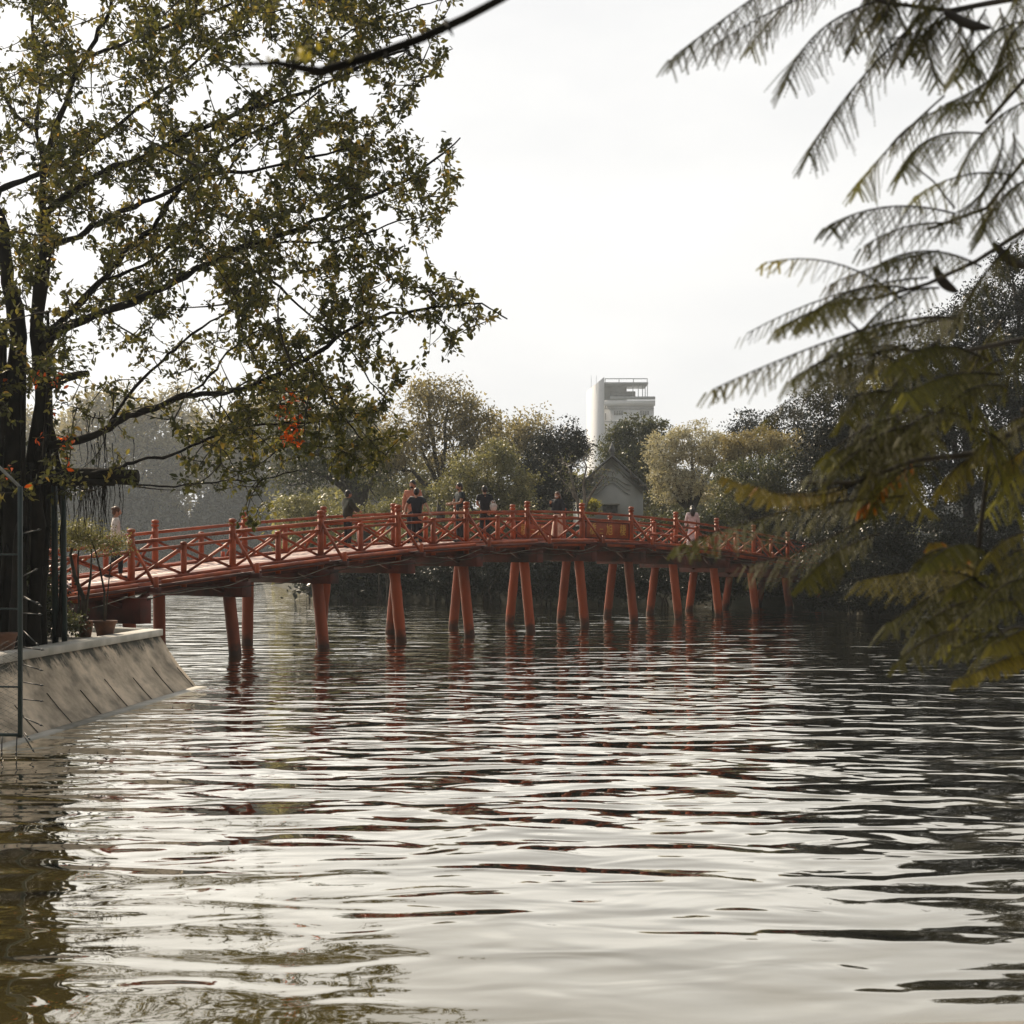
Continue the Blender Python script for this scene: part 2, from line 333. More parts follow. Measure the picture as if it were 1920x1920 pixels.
#==SPLIT==
# ------------------------------------------------------------------ water
def water():
    m, t, b = newmat('lake_water'); t.nodes.remove(b)
    N = t.nodes.new; lk = t.links.new
    tcn = N('ShaderNodeTexCoord')
    def noise(sc_, stretch, det=2, rough=0.5, dist=0.0, rot=0.0):
        mp_ = N('ShaderNodeMapping'); mp_.inputs['Scale'].default_value = stretch; mp_.inputs['Rotation'].default_value = (0, 0, rot)
        n = N('ShaderNodeTexNoise'); n.inputs['Scale'].default_value = sc_; n.inputs['Detail'].default_value = det
        n.inputs['Roughness'].default_value = rough; n.inputs['Distortion'].default_value = dist
        lk(tcn.outputs['Object'], mp_.inputs[0]); lk(mp_.outputs[0], n.inputs['Vector']); return n
    def mth(op, a, b_=None):
        x = N('ShaderNodeMath'); x.operation = op
        for i, v in enumerate((a, b_)):
            if v is None: continue
            if isinstance(v, (int, float)): x.inputs[i].default_value = v
            else: lk(v, x.inputs[i])
        return x.outputs[0]
    big = noise(1.0, (0.45, 0.98, 1), 1.5, 0.45, 0.7, R(6))
    med = noise(1.0, (1.05, 1.95, 1), 1.2, 0.4, 1.0, R(-8))
    sml = noise(1.0, (4.0, 6.5, 1), 2, 0.5, 0.5, R(14))
    fine = noise(1.0, (14, 26, 1), 2, 0.5, 0.0, R(-12))
    patch = noise(0.16, (0.5, 1.2, 1), 2, 0.5, 0.4)
    # calmer water close to the near bank, rougher where the wind reaches it
    sep = N('ShaderNodeSeparateXYZ'); lk(tcn.outputs['Object'], sep.inputs[0])
    wind = N('ShaderNodeMapRange'); wind.inputs[1].default_value = 8.5; wind.inputs[2].default_value = 23; wind.inputs[3].default_value = 0.16; wind.inputs[4].default_value = 1.0
    lk(sep.outputs['Y'], wind.inputs[0])
    farc = N('ShaderNodeMapRange'); farc.inputs[1].default_value = 17; farc.inputs[2].default_value = 42; farc.inputs[3].default_value = 1.0; farc.inputs[4].default_value = 0.28
    lk(sep.outputs['Y'], farc.inputs[0]); wnd = mth('MULTIPLY', wind.outputs[0], farc.outputs[0])
    pm = N('ShaderNodeMapRange'); pm.inputs[1].default_value = 0.35; pm.inputs[2].default_value = 0.62; pm.inputs[3].default_value = 0.55; pm.inputs[4].default_value = 1.25
    lk(patch.outputs['Fac'], pm.inputs[0])
    h = mth('MULTIPLY', big.outputs['Fac'], 0.14); near = N('ShaderNodeMapRange'); near.inputs[1].default_value = 8; near.inputs[2].default_value = 15; near.inputs[3].default_value = 0.42; near.inputs[4].default_value = 1.0; lk(sep.outputs['Y'], near.inputs[0]); h = mth('MULTIPLY', h, near.outputs[0])
    h = mth('ADD', h, mth('MULTIPLY', mth('MULTIPLY', med.outputs['Fac'], 0.078), wnd))
    sm = mth('ADD', mth('MULTIPLY', sml.outputs['Fac'], 0.0034), mth('MULTIPLY', fine.outputs['Fac'], 0.0003))
    h = mth('ADD', h, mth('MULTIPLY', mth('MULTIPLY', sm, wnd), pm.outputs[0]))
    bp = N('ShaderNodeBump'); bp.inputs['Strength'].default_value = 1.0; bp.inputs['Distance'].default_value = WAVE
    lk(h, bp.inputs['Height'])
    df = N('ShaderNodeBsdfDiffuse'); df.inputs['Color'].default_value = (0.066, 0.052, 0.016, 1)
    gl = N('ShaderNodeBsdfGlossy'); gl.inputs['Roughness'].default_value = 0.02; gl.inputs['Color'].default_value = (0.99, 0.95, 0.865, 1)
    fr = N('ShaderNodeFresnel'); fr.inputs['IOR'].default_value = WIOR
    fm = N('ShaderNodeMath'); fm.operation = 'MULTIPLY'; fm.inputs[1].default_value = 2.35; fm.use_clamp = True; lk(fr.outputs[0], fm.inputs[0])
    lk(bp.outputs[0], gl.inputs['Normal']); lk(bp.outputs[0], fr.inputs['Normal'])
    mx = N('ShaderNodeMixShader'); lk(fm.outputs[0], mx.inputs[0]); lk(df.outputs[0], mx.inputs[1]); lk(gl.outputs[0], mx.inputs[2])
    lk(mx.outputs[0], t.nodes['Material Output'].inputs['Surface'])
    V = [(-400, 0, 0), (400, 0, 0), (400, 320, 0), (-400, 320, 0)]
    o = mesh_obj('water', V, [[[0, 1, 2, 3]]], m); tag(o, 'dark olive lake water with rippled bright sky reflections', 'water', kind='structure')
WAVE, WIOR = 1.0, 1.55
water()

def land(name, poly, z, mat, label, slope=0.8, n=1):
    """flat ground with a bank that slopes down under the water"""
    poly = [Vector((x, y, 0)) for x, y in poly]; m = len(poly)
    c = sum(poly, Vector())/m
    V = [(p.x, p.y, z) for p in poly]
    for i, p in enumerate(poly):
        a, b = poly[i-1], poly[(i+1) % m]; tan = (b-a).normalized(); nrm = Vector((tan.y, -tan.x, 0))
        q = p+nrm*slope; V.append((q.x, q.y, -0.35))
    F_ = [[i, (i+1) % m, m+(i+1) % m, m+i] for i in range(m)]
    V.append((c.x, c.y, z)); T = [[i, (i+1) % m, 2*m] for i in range(m)]
    me = bpy.data.meshes.new(name); bm = bmesh.new(); vs = [bm.verts.new(v) for v in V[:2*m]]
    for f in F_: bm.faces.new([vs[k] for k in f])
    top = bm.faces.new([vs[i] for i in range(m)])
    bmesh.ops.triangulate(bm, faces=[top]); bmesh.ops.recalc_face_normals(bm, faces=bm.faces[:]); bm.to_mesh(me); bm.free(); me.materials.append(mat)
    o = bpy.data.objects.new(name, me); C.objects.link(o); tag(o, label, 'ground', kind='structure'); return o

land('island_ground', [(-9.5, 76), (-3, 72), (6, 68.5), (12, 64.5), (13.4, 59.5), (13.9, 57.2), (20, 55.4), (30, 54), (60, 54), (60, 190), (-22, 190), (-18, 110)], 0.42, M_soil, 'dark earth of the wooded island bank behind the bridge')
land('far_ground', [(-600, 300), (600, 300), (600, 640), (-600, 640)], 0.5, M_soil, 'far lake shore under hazy trees')
land('near_ground', [(-8, -12), (12, -12), (12, 4.2), (3, 5.2), (-8, 4.4)], 0.95, M_paving, 'near lakeside where the photographer stands')

# left bank: plaza behind a sloping concrete revetment
wallTop = [(-9.4, 0.0), (-8.0, 13.5), (-7.22, 21.06), (-6.54, 27.7)]
TOPZ = 1.05
lb = [(-6.62, 27.62), (-9.2, 31.4), (-10.6, 33.8), (-14, 38), (-30, 46), (-60, 50), (-60, 0), (-9.48, 0), (-7.3, 21.06)]
land('left_ground', lb, TOPZ-0.09, M_paving, 'paved bank at the left end of the bridge', slope=0.3)

def revetment():
    m, t, b = newmat('stained_concrete'); N = t.nodes.new; lk = t.links.new
    tcn = N('ShaderNodeTexCoord'); sp = N('ShaderNodeSeparateXYZ'); lk(tcn.outputs['Object'], sp.inputs[0])
    n1 = N('ShaderNodeTexNoise'); n1.inputs['Scale'].default_value = 1.3; n1.inputs['Detail'].default_value = 9; n1.inputs['Roughness'].default_value = 0.65
    r1 = N('ShaderNodeValToRGB'); r1.color_ramp.elements[0].position = 0.35; r1.color_ramp.elements[0].color = (0.24, 0.20, 0.145, 1)
    r1.color_ramp.elements[1].position = 0.62; r1.color_ramp.elements[1].color = (0.70, 0.58, 0.44, 1)
    lk(tcn.outputs['Object'], n1.inputs['Vector']); lk(n1.outputs['Fac'], r1.inputs[0])
    # black mould hanging down from under the cap, with a ragged lower edge
    mp_ = N('ShaderNodeMapping'); mp_.inputs['Scale'].default_value = (2, 2.4, 0.6); n2 = N('ShaderNodeTexNoise'); n2.inputs['Scale'].default_value = 1.6; n2.inputs['Detail'].default_value = 8; n2.inputs['Roughness'].default_value = 0.7
    lk(tcn.outputs['Object'], mp_.inputs[0]); lk(mp_.outputs[0], n2.inputs['Vector'])
    a = N('ShaderNodeMath'); a.operation = 'MULTIPLY_ADD'; a.inputs[1].default_value = 1.1; a.inputs[2].default_value = -0.60; lk(n2.outputs['Fac'], a.inputs[0])
    s_ = N('ShaderNodeMath'); s_.operation = 'ADD'; lk(sp.outputs['Z'], s_.inputs[0]); lk(a.outputs[0], s_.inputs[1])
    mr = N('ShaderNodeMapRange'); mr.inputs[1].default_value = 0.70; mr.inputs[2].default_value = 0.86; lk(s_.outputs[0], mr.inputs[0])
    m1 = N('ShaderNodeMix'); m1.data_type = 'RGBA'; m1.inputs[7].default_value = (0.050, 0.050, 0.036, 1); lk(mr.outputs[0], m1.inputs[0]); lk(r1.outputs[0], m1.inputs[6])
    # lower dark streaks
    n3 = N('ShaderNodeTexNoise'); n3.inputs['Scale'].default_value = 1.9; n3.inputs['Detail'].default_value = 7; mp3 = N('ShaderNodeMapping'); mp3.inputs['Scale'].default_value = (1, 1.0, 1.6); mp3.inputs['Location'].default_value = (3, 7, 1)
    lk(tcn.outputs['Object'], mp3.inputs[0]); lk(mp3.outputs[0], n3.inputs['Vector'])
    r3 = N('ShaderNodeValToRGB'); r3.color_ramp.elements[0].position = 0.54; r3.color_ramp.elements[0].color = (0, 0, 0, 1); r3.color_ramp.elements[1].position = 0.68; r3.color_ramp.elements[1].color = (0.6, 0.6, 0.6, 1)
    lk(n3.outputs['Fac'], r3.inputs[0])
    m2 = N('ShaderNodeMix'); m2.data_type = 'RGBA'; m2.inputs[7].default_value = (0.12, 0.11, 0.085, 1); lk(r3.outputs[0], m2.inputs[0]); lk(m1.outputs[2], m2.inputs[6])
    lk(m2.outputs[2], b.inputs['Base Color']); b.inputs['Roughness'].default_value = 0.85
    n4 = N('ShaderNodeTexNoise'); n4.inputs['Scale'].default_value = 22; n4.inputs['Detail'].default_value = 6; lk(tcn.outputs['Object'], n4.inputs['Vector'])
    bp = N('ShaderNodeBump'); bp.inputs['Distance'].default_value = 0.012; bp.inputs['Strength'].default_value = 0.7; lk(n4.outputs['Fac'], bp.inputs['Height']); lk(bp.outputs[0], b.inputs['Normal'])
    root = empty('lakeside_wall', (-7, 20, 0), 'sloping stained concrete lakeside wall with pale stone cap', 'wall')
    # slope sheet made of panels along the wall
    T = [Vector((x, y, 0)) for x, y in wallTop]; mb = MB(); foot = MB(); joints = []
    run = 0.92
    def topat(s):
        s = max(0, min(s, len(T)-1-1e-6)); i = int(s); return T[i].lerp(T[i+1], s-i)
    S = np.linspace(0, 3, 61); rows = [0, .25, .5, .75, 1.0]; V = []
    for s in S:
        p = topat(s); q = topat(min(s+0.02, 3)) if s < 2.98 else p; o_ = topat(max(s-0.02, 0)); d = (q-o_).normalized(); nr = Vector((d.y, -d.x, 0))
        for r_ in rows:
            bulge = -0.07*math.sin(math.pi*r_); base = p+nr*(run*r_+0.02*rng.normal()*0.3+bulge)
            V.append((base.x, base.y, 0.93-1.13*r_))
    n = len(rows); Q = [[i*n+j, i*n+j+1, (i+1)*n+j+1, (i+1)*n+j] for i in range(len(S)-1) for j in range(n-1)]
    # end face at the corner, going back under the cap
    e0 = len(V)-n; back = [(v[0]-2.2, v[1]+0.85, v[2]) for v in V[e0:]]; V += back
    Q += [[e0+j, e0+j+1, e0+n+j+1, e0+n+j] for j in range(n-1)]
    mesh_obj('slope', V, [Q], m, root, smooth=False)
    for i, s in enumerate(np.linspace(1.1, 2.97, 12)):
        p = topat(s); d = (topat(s+.01)-topat(s-.01)).normalized() if s < 2.98 else (T[3]-T[2]).normalized(); nr = Vector((d.y, -d.x, 0))
        a_, b_ = 0.46+0.1*math.sin(i*3.1), 1.0
        f = lambda r_: tuple(p+nr*(run*r_-0.07*math.sin(math.pi*r_)+0.012)+Vector((0.0, 0.0, 0.93-1.13*r_)))
        j = MB(); j.tube([f(a_+(b_-a_)*q) for q in (0, .33, .66, 1)], 0.007, 5); j.build('joint', M_bark, root)
    # cap
    cp = MB()
    for i in range(3):
        a_, b_ = T[i], T[i+1]; d = (b_-a_).normalized(); nr = Vector((d.y, -d.x, 0))
        cp.beam(a_-nr*0.13+Vector((0, 0, 0.99)), b_-nr*0.13+Vector((0, 0, 0.99))+d*0.06*(i == 2), 0.36, 0.12, bev=0.008)
    e = T[3]; cp.beam(e+Vector((-0.36, 0.12, 0.991)), e+Vector((-2.6, 1.6, 0.991)), 0.34, 0.118, bev=0.008)
    cp.build('cap', M_cap, root)
    ft = MB()
    for i in range(3):
        a_, b_ = T[i], T[i+1]; d = (b_-a_).normalized(); nr = Vector((d.y, -d.x, 0))
        ft.beam(a_+nr*0.84+Vector((0, 0, -0.065)), b_+nr*0.84+Vector((0, 0, -0.065))-d*0.12*(i == 2), 0.20, 0.16)
    ft.build('footing', M_cap, root)
revetment()

# ------------------------------------------------------------------ the bridge
SX, SY = 1.78, 2.48
Ux, Uy = Vector((SX, SY, 0)).normalized().xy; U = Vector((Ux, Uy, 0)); NO = Vector((Uy, -Ux, 0)); SP = math.hypot(SX, SY)
ZT = {-2.4: 1.42, -2: 1.50, -1: 1.76, 0: 2.02, 1: 2.31, 2: 2.54, 3: 2.66, 4: 2.75, 5: 2.77, 6: 2.71, 7: 2.62, 8: 2.45, 9: 2.24, 10: 1.98, 11: 1.72, 12: 1.46, 13: 1.25}
_k = np.array(sorted(ZT)); _z = np.array([ZT[k] for k in _k]); _pf = np.polyfit(_k, _z, 5)
def dz(i): return float(np.polyval(_pf, i))
def BP(i, off=0.0, z=0.0):
    """station i along the bridge, off metres outward from the centre line (positive is the near side), z above the deck"""
    p = Vector((-6.49+SX*i, 35.44+SY*i, 0))-NO*1.57+NO*off
    return Vector((p.x, p.y, dz(i)+z))
I0, I1 = -2.3, 12.0
br = empty('footbridge', BP(0, 0, -dz(0)), 'long arched red wooden footbridge crossing the lake on paired slanting piles', 'bridge')

def sweep(mb, i0, i1, off, z, wd, ht, n=None, bev=0.0):
    n = n or max(2, int((i1-i0)*3)+1); S = np.linspace(i0, i1, n)
    c = [BP(s, off, z) for s in S]; V = []
    for p in c:
        V += [p+NO*wd/2+Vector((0, 0, ht/2)), p-NO*wd/2+Vector((0, 0, ht/2)), p-NO*wd/2-Vector((0, 0, ht/2)), p+NO*wd/2-Vector((0, 0, ht/2))]
    Q = [[4*i+j, 4*i+(j+1) % 4, 4*(i+1)+(j+1) % 4, 4*(i+1)+j] for i in range(n-1) for j in range(4)]
    mb.add([tuple(v) for v in V], [Q+[[3, 2, 1, 0], [4*(n-1)+j for j in range(4)]]])

# deck planks in one part, with a narrow gap between planks
mb = MB(); nb = int((I1-I0)*SP/0.16)
for k in range(nb):
    s = I0+(k+0.5)*0.16/SP; zj = rng.normal(0, 0.002)
    a = BP(s, -1.50, -0.02+zj); b = BP(s, 1.50, -0.02+zj); d = (BP(s+.02)-BP(s-.02)).normalized(); up = NO.cross(d); up = up if up.z > 0 else -up
    mb.box(((a+b)/2)[:], tuple(d), tuple(NO), tuple(up), 0.0765, 1.50, 0.02)
mb.build('deck', M_deck, br)
for off in (-1.2, -0.4, 0.4, 1.2):
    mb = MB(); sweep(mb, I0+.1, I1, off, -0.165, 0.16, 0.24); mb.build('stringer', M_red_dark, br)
for off in (-1.535, 1.535):     # fascia boards
    mb = MB(); sweep(mb, I0, I1, off, -0.09, 0.05, 0.17); mb.build('fascia_board', M_red, br)
for off in (-1.40, 1.40):
    mb = MB(); sweep(mb, I0, I1, off, 0.035, 0.12, 0.07); mb.build('kerb_rail', M_red, br)

RO = 1.37
def tall_post(i, side):
    mb = MB(); b = BP(i, side*RO, -0.30)
    mb.tube([b, b+Vector((0, 0, 1.30))], 0.080, 14)
    mb.lathe(b+Vector((0, 0, 1.30)), [(0.080, 0), (0.055, 0.012), (0.055, 0.03), (0.092, 0.045), (0.098, 0.075), (0.092, 0.10), (0.060, 0.11), (0.060, 0.125), (0.092, 0.14), (0.096, 0.175), (0.078, 0.205), (0.02, 0.215)], 14)
    return mb.build('rail_post', M_red, br, smooth=False)
def short_post(i, side):
    mb = MB(); b = BP(i, side*RO, -0.25)
    mb.tube([b, b+Vector((0, 0, 0.98))], 0.070, 12)
    mb.lathe(b+Vector((0, 0, 0.98)), [(0.070, 0), (0.080, 0.01), (0.080, 0.04), (0.06, 0.06), (0.01, 0.07)], 12)
    return mb.build('short_post', M_red, br)
ST = list(range(-2, 12))
for side in (1, -1):
    for i in ST:
        tall_post(i, side)
        if i < 11 and not (i == 5): short_post(i+0.5, side)
    for z, nm, h_, w_ in ((0.90, 'top_rail', 0.075, 0.095), (0.70, 'middle_rail', 0.065, 0.07)):
        for i in ST[:-1]:
            mb = MB(); sweep(mb, i+0.005, i+0.995, side*RO, z, w_, h_, 4); mb.build(nm, M_red, br)
    for i in ST[:-1]:
        if i == 5: continue
        for h in (0, 0.5):        # crossed braces, one X in each half bay
            a, b = i+h, i+h+0.5; m_ = 0.02
            mb = MB()
            mb.beam(BP(a+m_, side*RO+0.016, 0.07), BP(b-m_, side*RO+0.016, 0.67), 0.032, 0.060)
            mb.beam(BP(a+m_, side*RO-0.016, 0.67), BP(b-m_, side*RO-0.016, 0.07), 0.032, 0.060)
            mb.build('cross_brace', M_red, br)
    # slanting side struts down to short stubs on the cross beams
    for i in ST:
        mb = MB(); mb.beam(BP(i, side*(RO+0.05), 0.86), BP(i+0.005, side*(RO+0.74), -0.02), 0.055, 0.055, up=tuple(U)); mb.build('side_strut', M_red, br)
        mb = MB(); b = BP(i, side*(RO+0.82), -0.20); mb.tube([b, b+Vector((0, 0, 0.36))], 0.055, 10); mb.build('stub_post', M_red, br)
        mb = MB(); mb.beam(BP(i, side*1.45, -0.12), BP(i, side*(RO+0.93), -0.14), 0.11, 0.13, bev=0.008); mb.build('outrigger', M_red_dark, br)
    # round logs resting along the outside edge
    for i in ST[:-1]:
        a0, a1 = (i+0.12, i+0.88)
        if i == 5: a0, a1 = 5.0, 5.38
        mb = MB(); mb.tube([BP(s, side*(RO+0.62+0.03*math.sin(i*2)), 0.00+0.015*math.sin(i*5)) for s in np.linspace(a0, a1, 5)], 0.045, 8); mb.build('edge_log', M_red, br)
        mb = MB(); sweep(mb, i, i+1, side*(RO+0.60), -0.075, 0.10, 0.06, 4); mb.build('edge_board', M_red_dark, br)

# name boards in the middle bay, the characters on the outer face
def text_mesh(ch, size):
    cu = bpy.data.curves.new('t', 'FONT'); cu.body = ch; cu.size = size; cu.extrude = 0.006; cu.align_x = 'CENTER'; cu.align_y = 'CENTER'; cu.resolution_u = 2
    o = bpy.data.objects.new('t', cu); C.objects.link(o); dg = bpy.context.evaluated_depsgraph_get(); dg.update()
    me = bpy.data.meshes.new_from_object(o.evaluated_get(dg)); bpy.data.objects.remove(o)
    return me
for side in (1, -1):
    mb = MB(); c = (BP(5.05, side*RO, 0.36)+BP(5.95, side*RO, 0.36))/2; c.z = dz(5.5)+0.36
    d = (BP(5.95)-BP(5.05)).normalized(); up = Vector((0, 0, 1)); up = (up-d*up.dot(d)).normalized()
    mb.box(c[:], tuple(d), tuple(NO), tuple(up), 0.45*SP, 0.02, 0.285, 0.004); board = mb.build('name_board', M_red, br)
    mb = MB()
    for zz in (-0.265, 0.265): mb.box((c+up*zz+NO*0.03)[:], tuple(d), tuple(NO), tuple(up), 0.45*SP, 0.012, 0.018)
    for xx in (-0.44, 0.44): mb.box((c+d*xx*SP+NO*0.03)[:], tuple(d), tuple(NO), tuple(up), 0.018, 0.0125, 0.24)
    mb.build('board_frame', M_red_dark, board)
    for ch, pos in (('橋', -0.30), ('旭', 0.03), ('棲', 0.31)):
        me = text_mesh(ch, 0.40); n = len(me.vertices); co = np.zeros(n*3, np.float32); me.vertices.foreach_get('co', co); co = co.reshape(-1, 3)
        M3 = np.array([tuple(d), tuple(up), tuple(NO)])
        wc = co @ M3+np.array(c+d*pos*SP+NO*0.028)-np.array(world_loc(board))
        me.vertices.foreach_set('co', wc.astype(np.float32).ravel()); me.update(); me.materials.clear(); me.materials.append(M_gold)
        o = bpy.data.objects.new('character', me); C.objects.link(o); o.parent = board
    for pos, zz in ((-0.13, 0.03), (-0.13, -0.10)):
        mb = MB(); mb.box((c+d*pos*SP+up*zz+NO*0.026)[:], tuple(d), tuple(NO), tuple(up), 0.10, 0.006, 0.012); mb.build('dash', M_gold, board)

# bents: cross beam, knee brackets and two slanting piles
for i in range(-1, 13):
    zb = -0.30
    mb = MB(); low = 0.15 if i > -1 else 0.28
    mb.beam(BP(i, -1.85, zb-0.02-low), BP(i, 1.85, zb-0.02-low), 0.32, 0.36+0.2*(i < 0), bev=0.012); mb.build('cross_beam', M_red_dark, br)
    wb = {-1: 2.7, 0: 2.76, 1: 2.85}.get(i, 3.15)
    for side in (1, -1):
        bo = 1.57 if side > 0 else -(wb-1.57); to = 1.23*side
        t_ = BP(i, to, -0.5); b_ = BP(i, bo, 0); b_.z = -0.7
        mb = MB(); pts = [t_.lerp(b_, q) for q in np.linspace(0, 1, 9)]
        mb.tube(pts, [0.15+0.006*math.sin(q*3+i) for q in range(9)], 18); mb.build('pile', M_pile, br, smooth=True)
        if i > 11: continue
        for s2 in (-1, 1):
            mb = MB(); q = BP(i, side*1.2, -0.5)+U*s2*0.16; r_ = BP(i+s2*0.2, side*1.2, -0.29)
            mb.beam(q, r_, 0.10, 0.10); mb.build('knee_bracket', M_red_dark, br)

# lamps and cable along the outside
for k, i in enumerate((6.2, 6.45, 6.75)):
    r = empty('spot_lamp', BP(i, 1.98, 0.0), ['small red curved lamp by the name board, nearest to its right end', 'middle one of three small red curved lamps outside the bridge rail', 'rightmost small red curved lamp outside the bridge rail'][k], 'lamp', 'small curved lamps outside the rail')
    mb = MB(); b = BP(i, 1.98, -0.1); mb.tube([b, b+Vector((0, 0, .22)), b+Vector((0, 0, .34))+NO*0.03, b+Vector((0, 0, .39))-NO*0.04], 0.016, 8); mb.build('stem', M_red, r)
    mb = MB(); mb.ell(b+Vector((-.03, 0, .40))-NO*0.06, (0.17, 0.15, 0.055), 14, 7); mb.build('hood', M_red, r, smooth=True)
mb = MB(); pts = []
for s in np.arange(-1.5, 11.2, 0.08):
    fr = s-math.floor(s); pts.append(BP(s, 1.95, -0.16-0.16*4*fr*(1-fr)+0.03*math.sin(s*9)))
mb.tube(pts, 0.010, 6); tag(mb.build('cable', M_bark_pale, smooth=True), 'thin pale cable looping along the outside of the bridge below the deck', 'cable')
mb = MB(); pts = []
for s in np.arange(-1.0, 10.2, 0.08):
    fr = (s*0.5+.3) % 1; pts.append(BP(s, 1.90, -0.22-0.20*4*fr*(1-fr)+0.02*math.sin(s*13)))
mb.tube(pts, 0.012, 6); tag(mb.build('cable', M_bark_mid, smooth=True), 'darker cable sagging in longer loops below the edge of the bridge deck', 'cable')
#==SPLIT==
# ------------------------------------------------------------------ far and middle background
def far_building():
    Y = 430; k = Y/F
    root = empty('apartment_tower', P(1165, 1026, Y)-Vector((0, 0, EYE)), 'tall haze-pale concrete tower block with open roof terrace rising over the trees', 'building')
    mwall = noise_mat('hazed_render', (0.84, 0.85, 0.86), (0.78, 0.79, 0.80), 2.0, 0.8, 4)  # wall colour brightened to carry part of the distance haze
    mdark = noise_mat('grey_glass', (0.16, 0.17, 0.18), (0.10, 0.11, 0.12), 1.0, 0.4)
    mgrey = noise_mat('grey_panel', (0.36, 0.38, 0.40), (0.28, 0.30, 0.32), 0.5, 0.7)
    X = lambda px: (px-960)*k
    Z = lambda py: EYE+(HY-py)*k
    ex, ey, ez = (1, 0, 0), (0, 1, 0), (0, 0, 1)
    def bx(x0, x1, y0, y1, d0, d1, m, nm, parent=root):
        mb = MB(); mb.box(((X(x0)+X(x1))/2, Y+(d0+d1)/2, (Z(y0)+Z(y1))/2), ex, ey, ez, (X(x1)-X(x0))/2, (d1-d0)/2, abs(Z(y0)-Z(y1))/2); return mb.build(nm, m, parent)
    bx(1133, 1226, 752, 1020, 0, 14, mwall, 'wall')
    # left wing turned away from the viewer
    V = [(X(1104.5), Y+14, Z(1020)), (X(1133), Y-0.3, Z(1020)), (X(1133), Y+14, Z(1020)), (X(1116), Y+24, Z(1020)),
         (X(1104.5), Y+14, Z(724)), (X(1133), Y-0.3, Z(707)), (X(1133), Y+14, Z(712)), (X(1116), Y+24, Z(724))]
    mesh_obj('side_wing', V, [[[0, 1, 5, 4], [1, 2, 6, 5], [2, 3, 7, 6], [3, 0, 4, 7], [4, 5, 6, 7]]], mwall, root)
    bx(1133.5, 1228, 751, 761, -0.9, 0, mwall, 'parapet'); bx(1144, 1228, 744, 750, -1.0, -0.8, mgrey, 'terrace_railing')
    bx(1134, 1176, 720, 751, 2, 12, mgrey, 'roof_house'); bx(1133.5, 1215, 717, 721, -0.5, 12, mgrey, 'terrace_roof')
    bx(1144, 1192, 733, 744, 1.0, 1.9, mdark, 'terrace_glazing')
    for px in (1186, 1196, 1204, 1209, 1213): bx(px, px+1.3, 721, 744, -0.3, -0.1, mgrey, 'terrace_post')
    bx(1134, 1214, 709.5, 711, -0.3, -0.1, mgrey, 'roof_frame'); 
    for px in (1134, 1160, 1187, 1212.8): bx(px, px+1.2, 711, 717, -0.3, -0.1, mgrey, 'frame_post')
    for px in (1111, 1121): bx(px, px+.6, 698, 722, 8, 8.1, mgrey, 'antenna')
    for py in (770, 794, 818, 842): 
        for px in (1151, 1200):
            w_ = bx(px, px+17, py, py+8, -0.12, 0.05, mdark, 'window')
            for q in (4, 8.5, 13): bx(px+q-.25, px+q+.25, py, py+8, -0.2, -0.13, mwall, 'glazing_bar', w_)
    for py in (753, 775, 799): bx(1134.5, 1136, py, py+13, -0.5, -0.3, mdark, 'slit_window')
    for py in (766, 790, 814, 838, 862): bx(1133.4, 1226.5, py, py+1.3, -0.3, 0, mgrey, 'floor_line')
    for px in (1145, 1180): 
        bx(px, px+.8, 762, 1020, -0.25, 0, mwall, 'pilaster')
far_building()

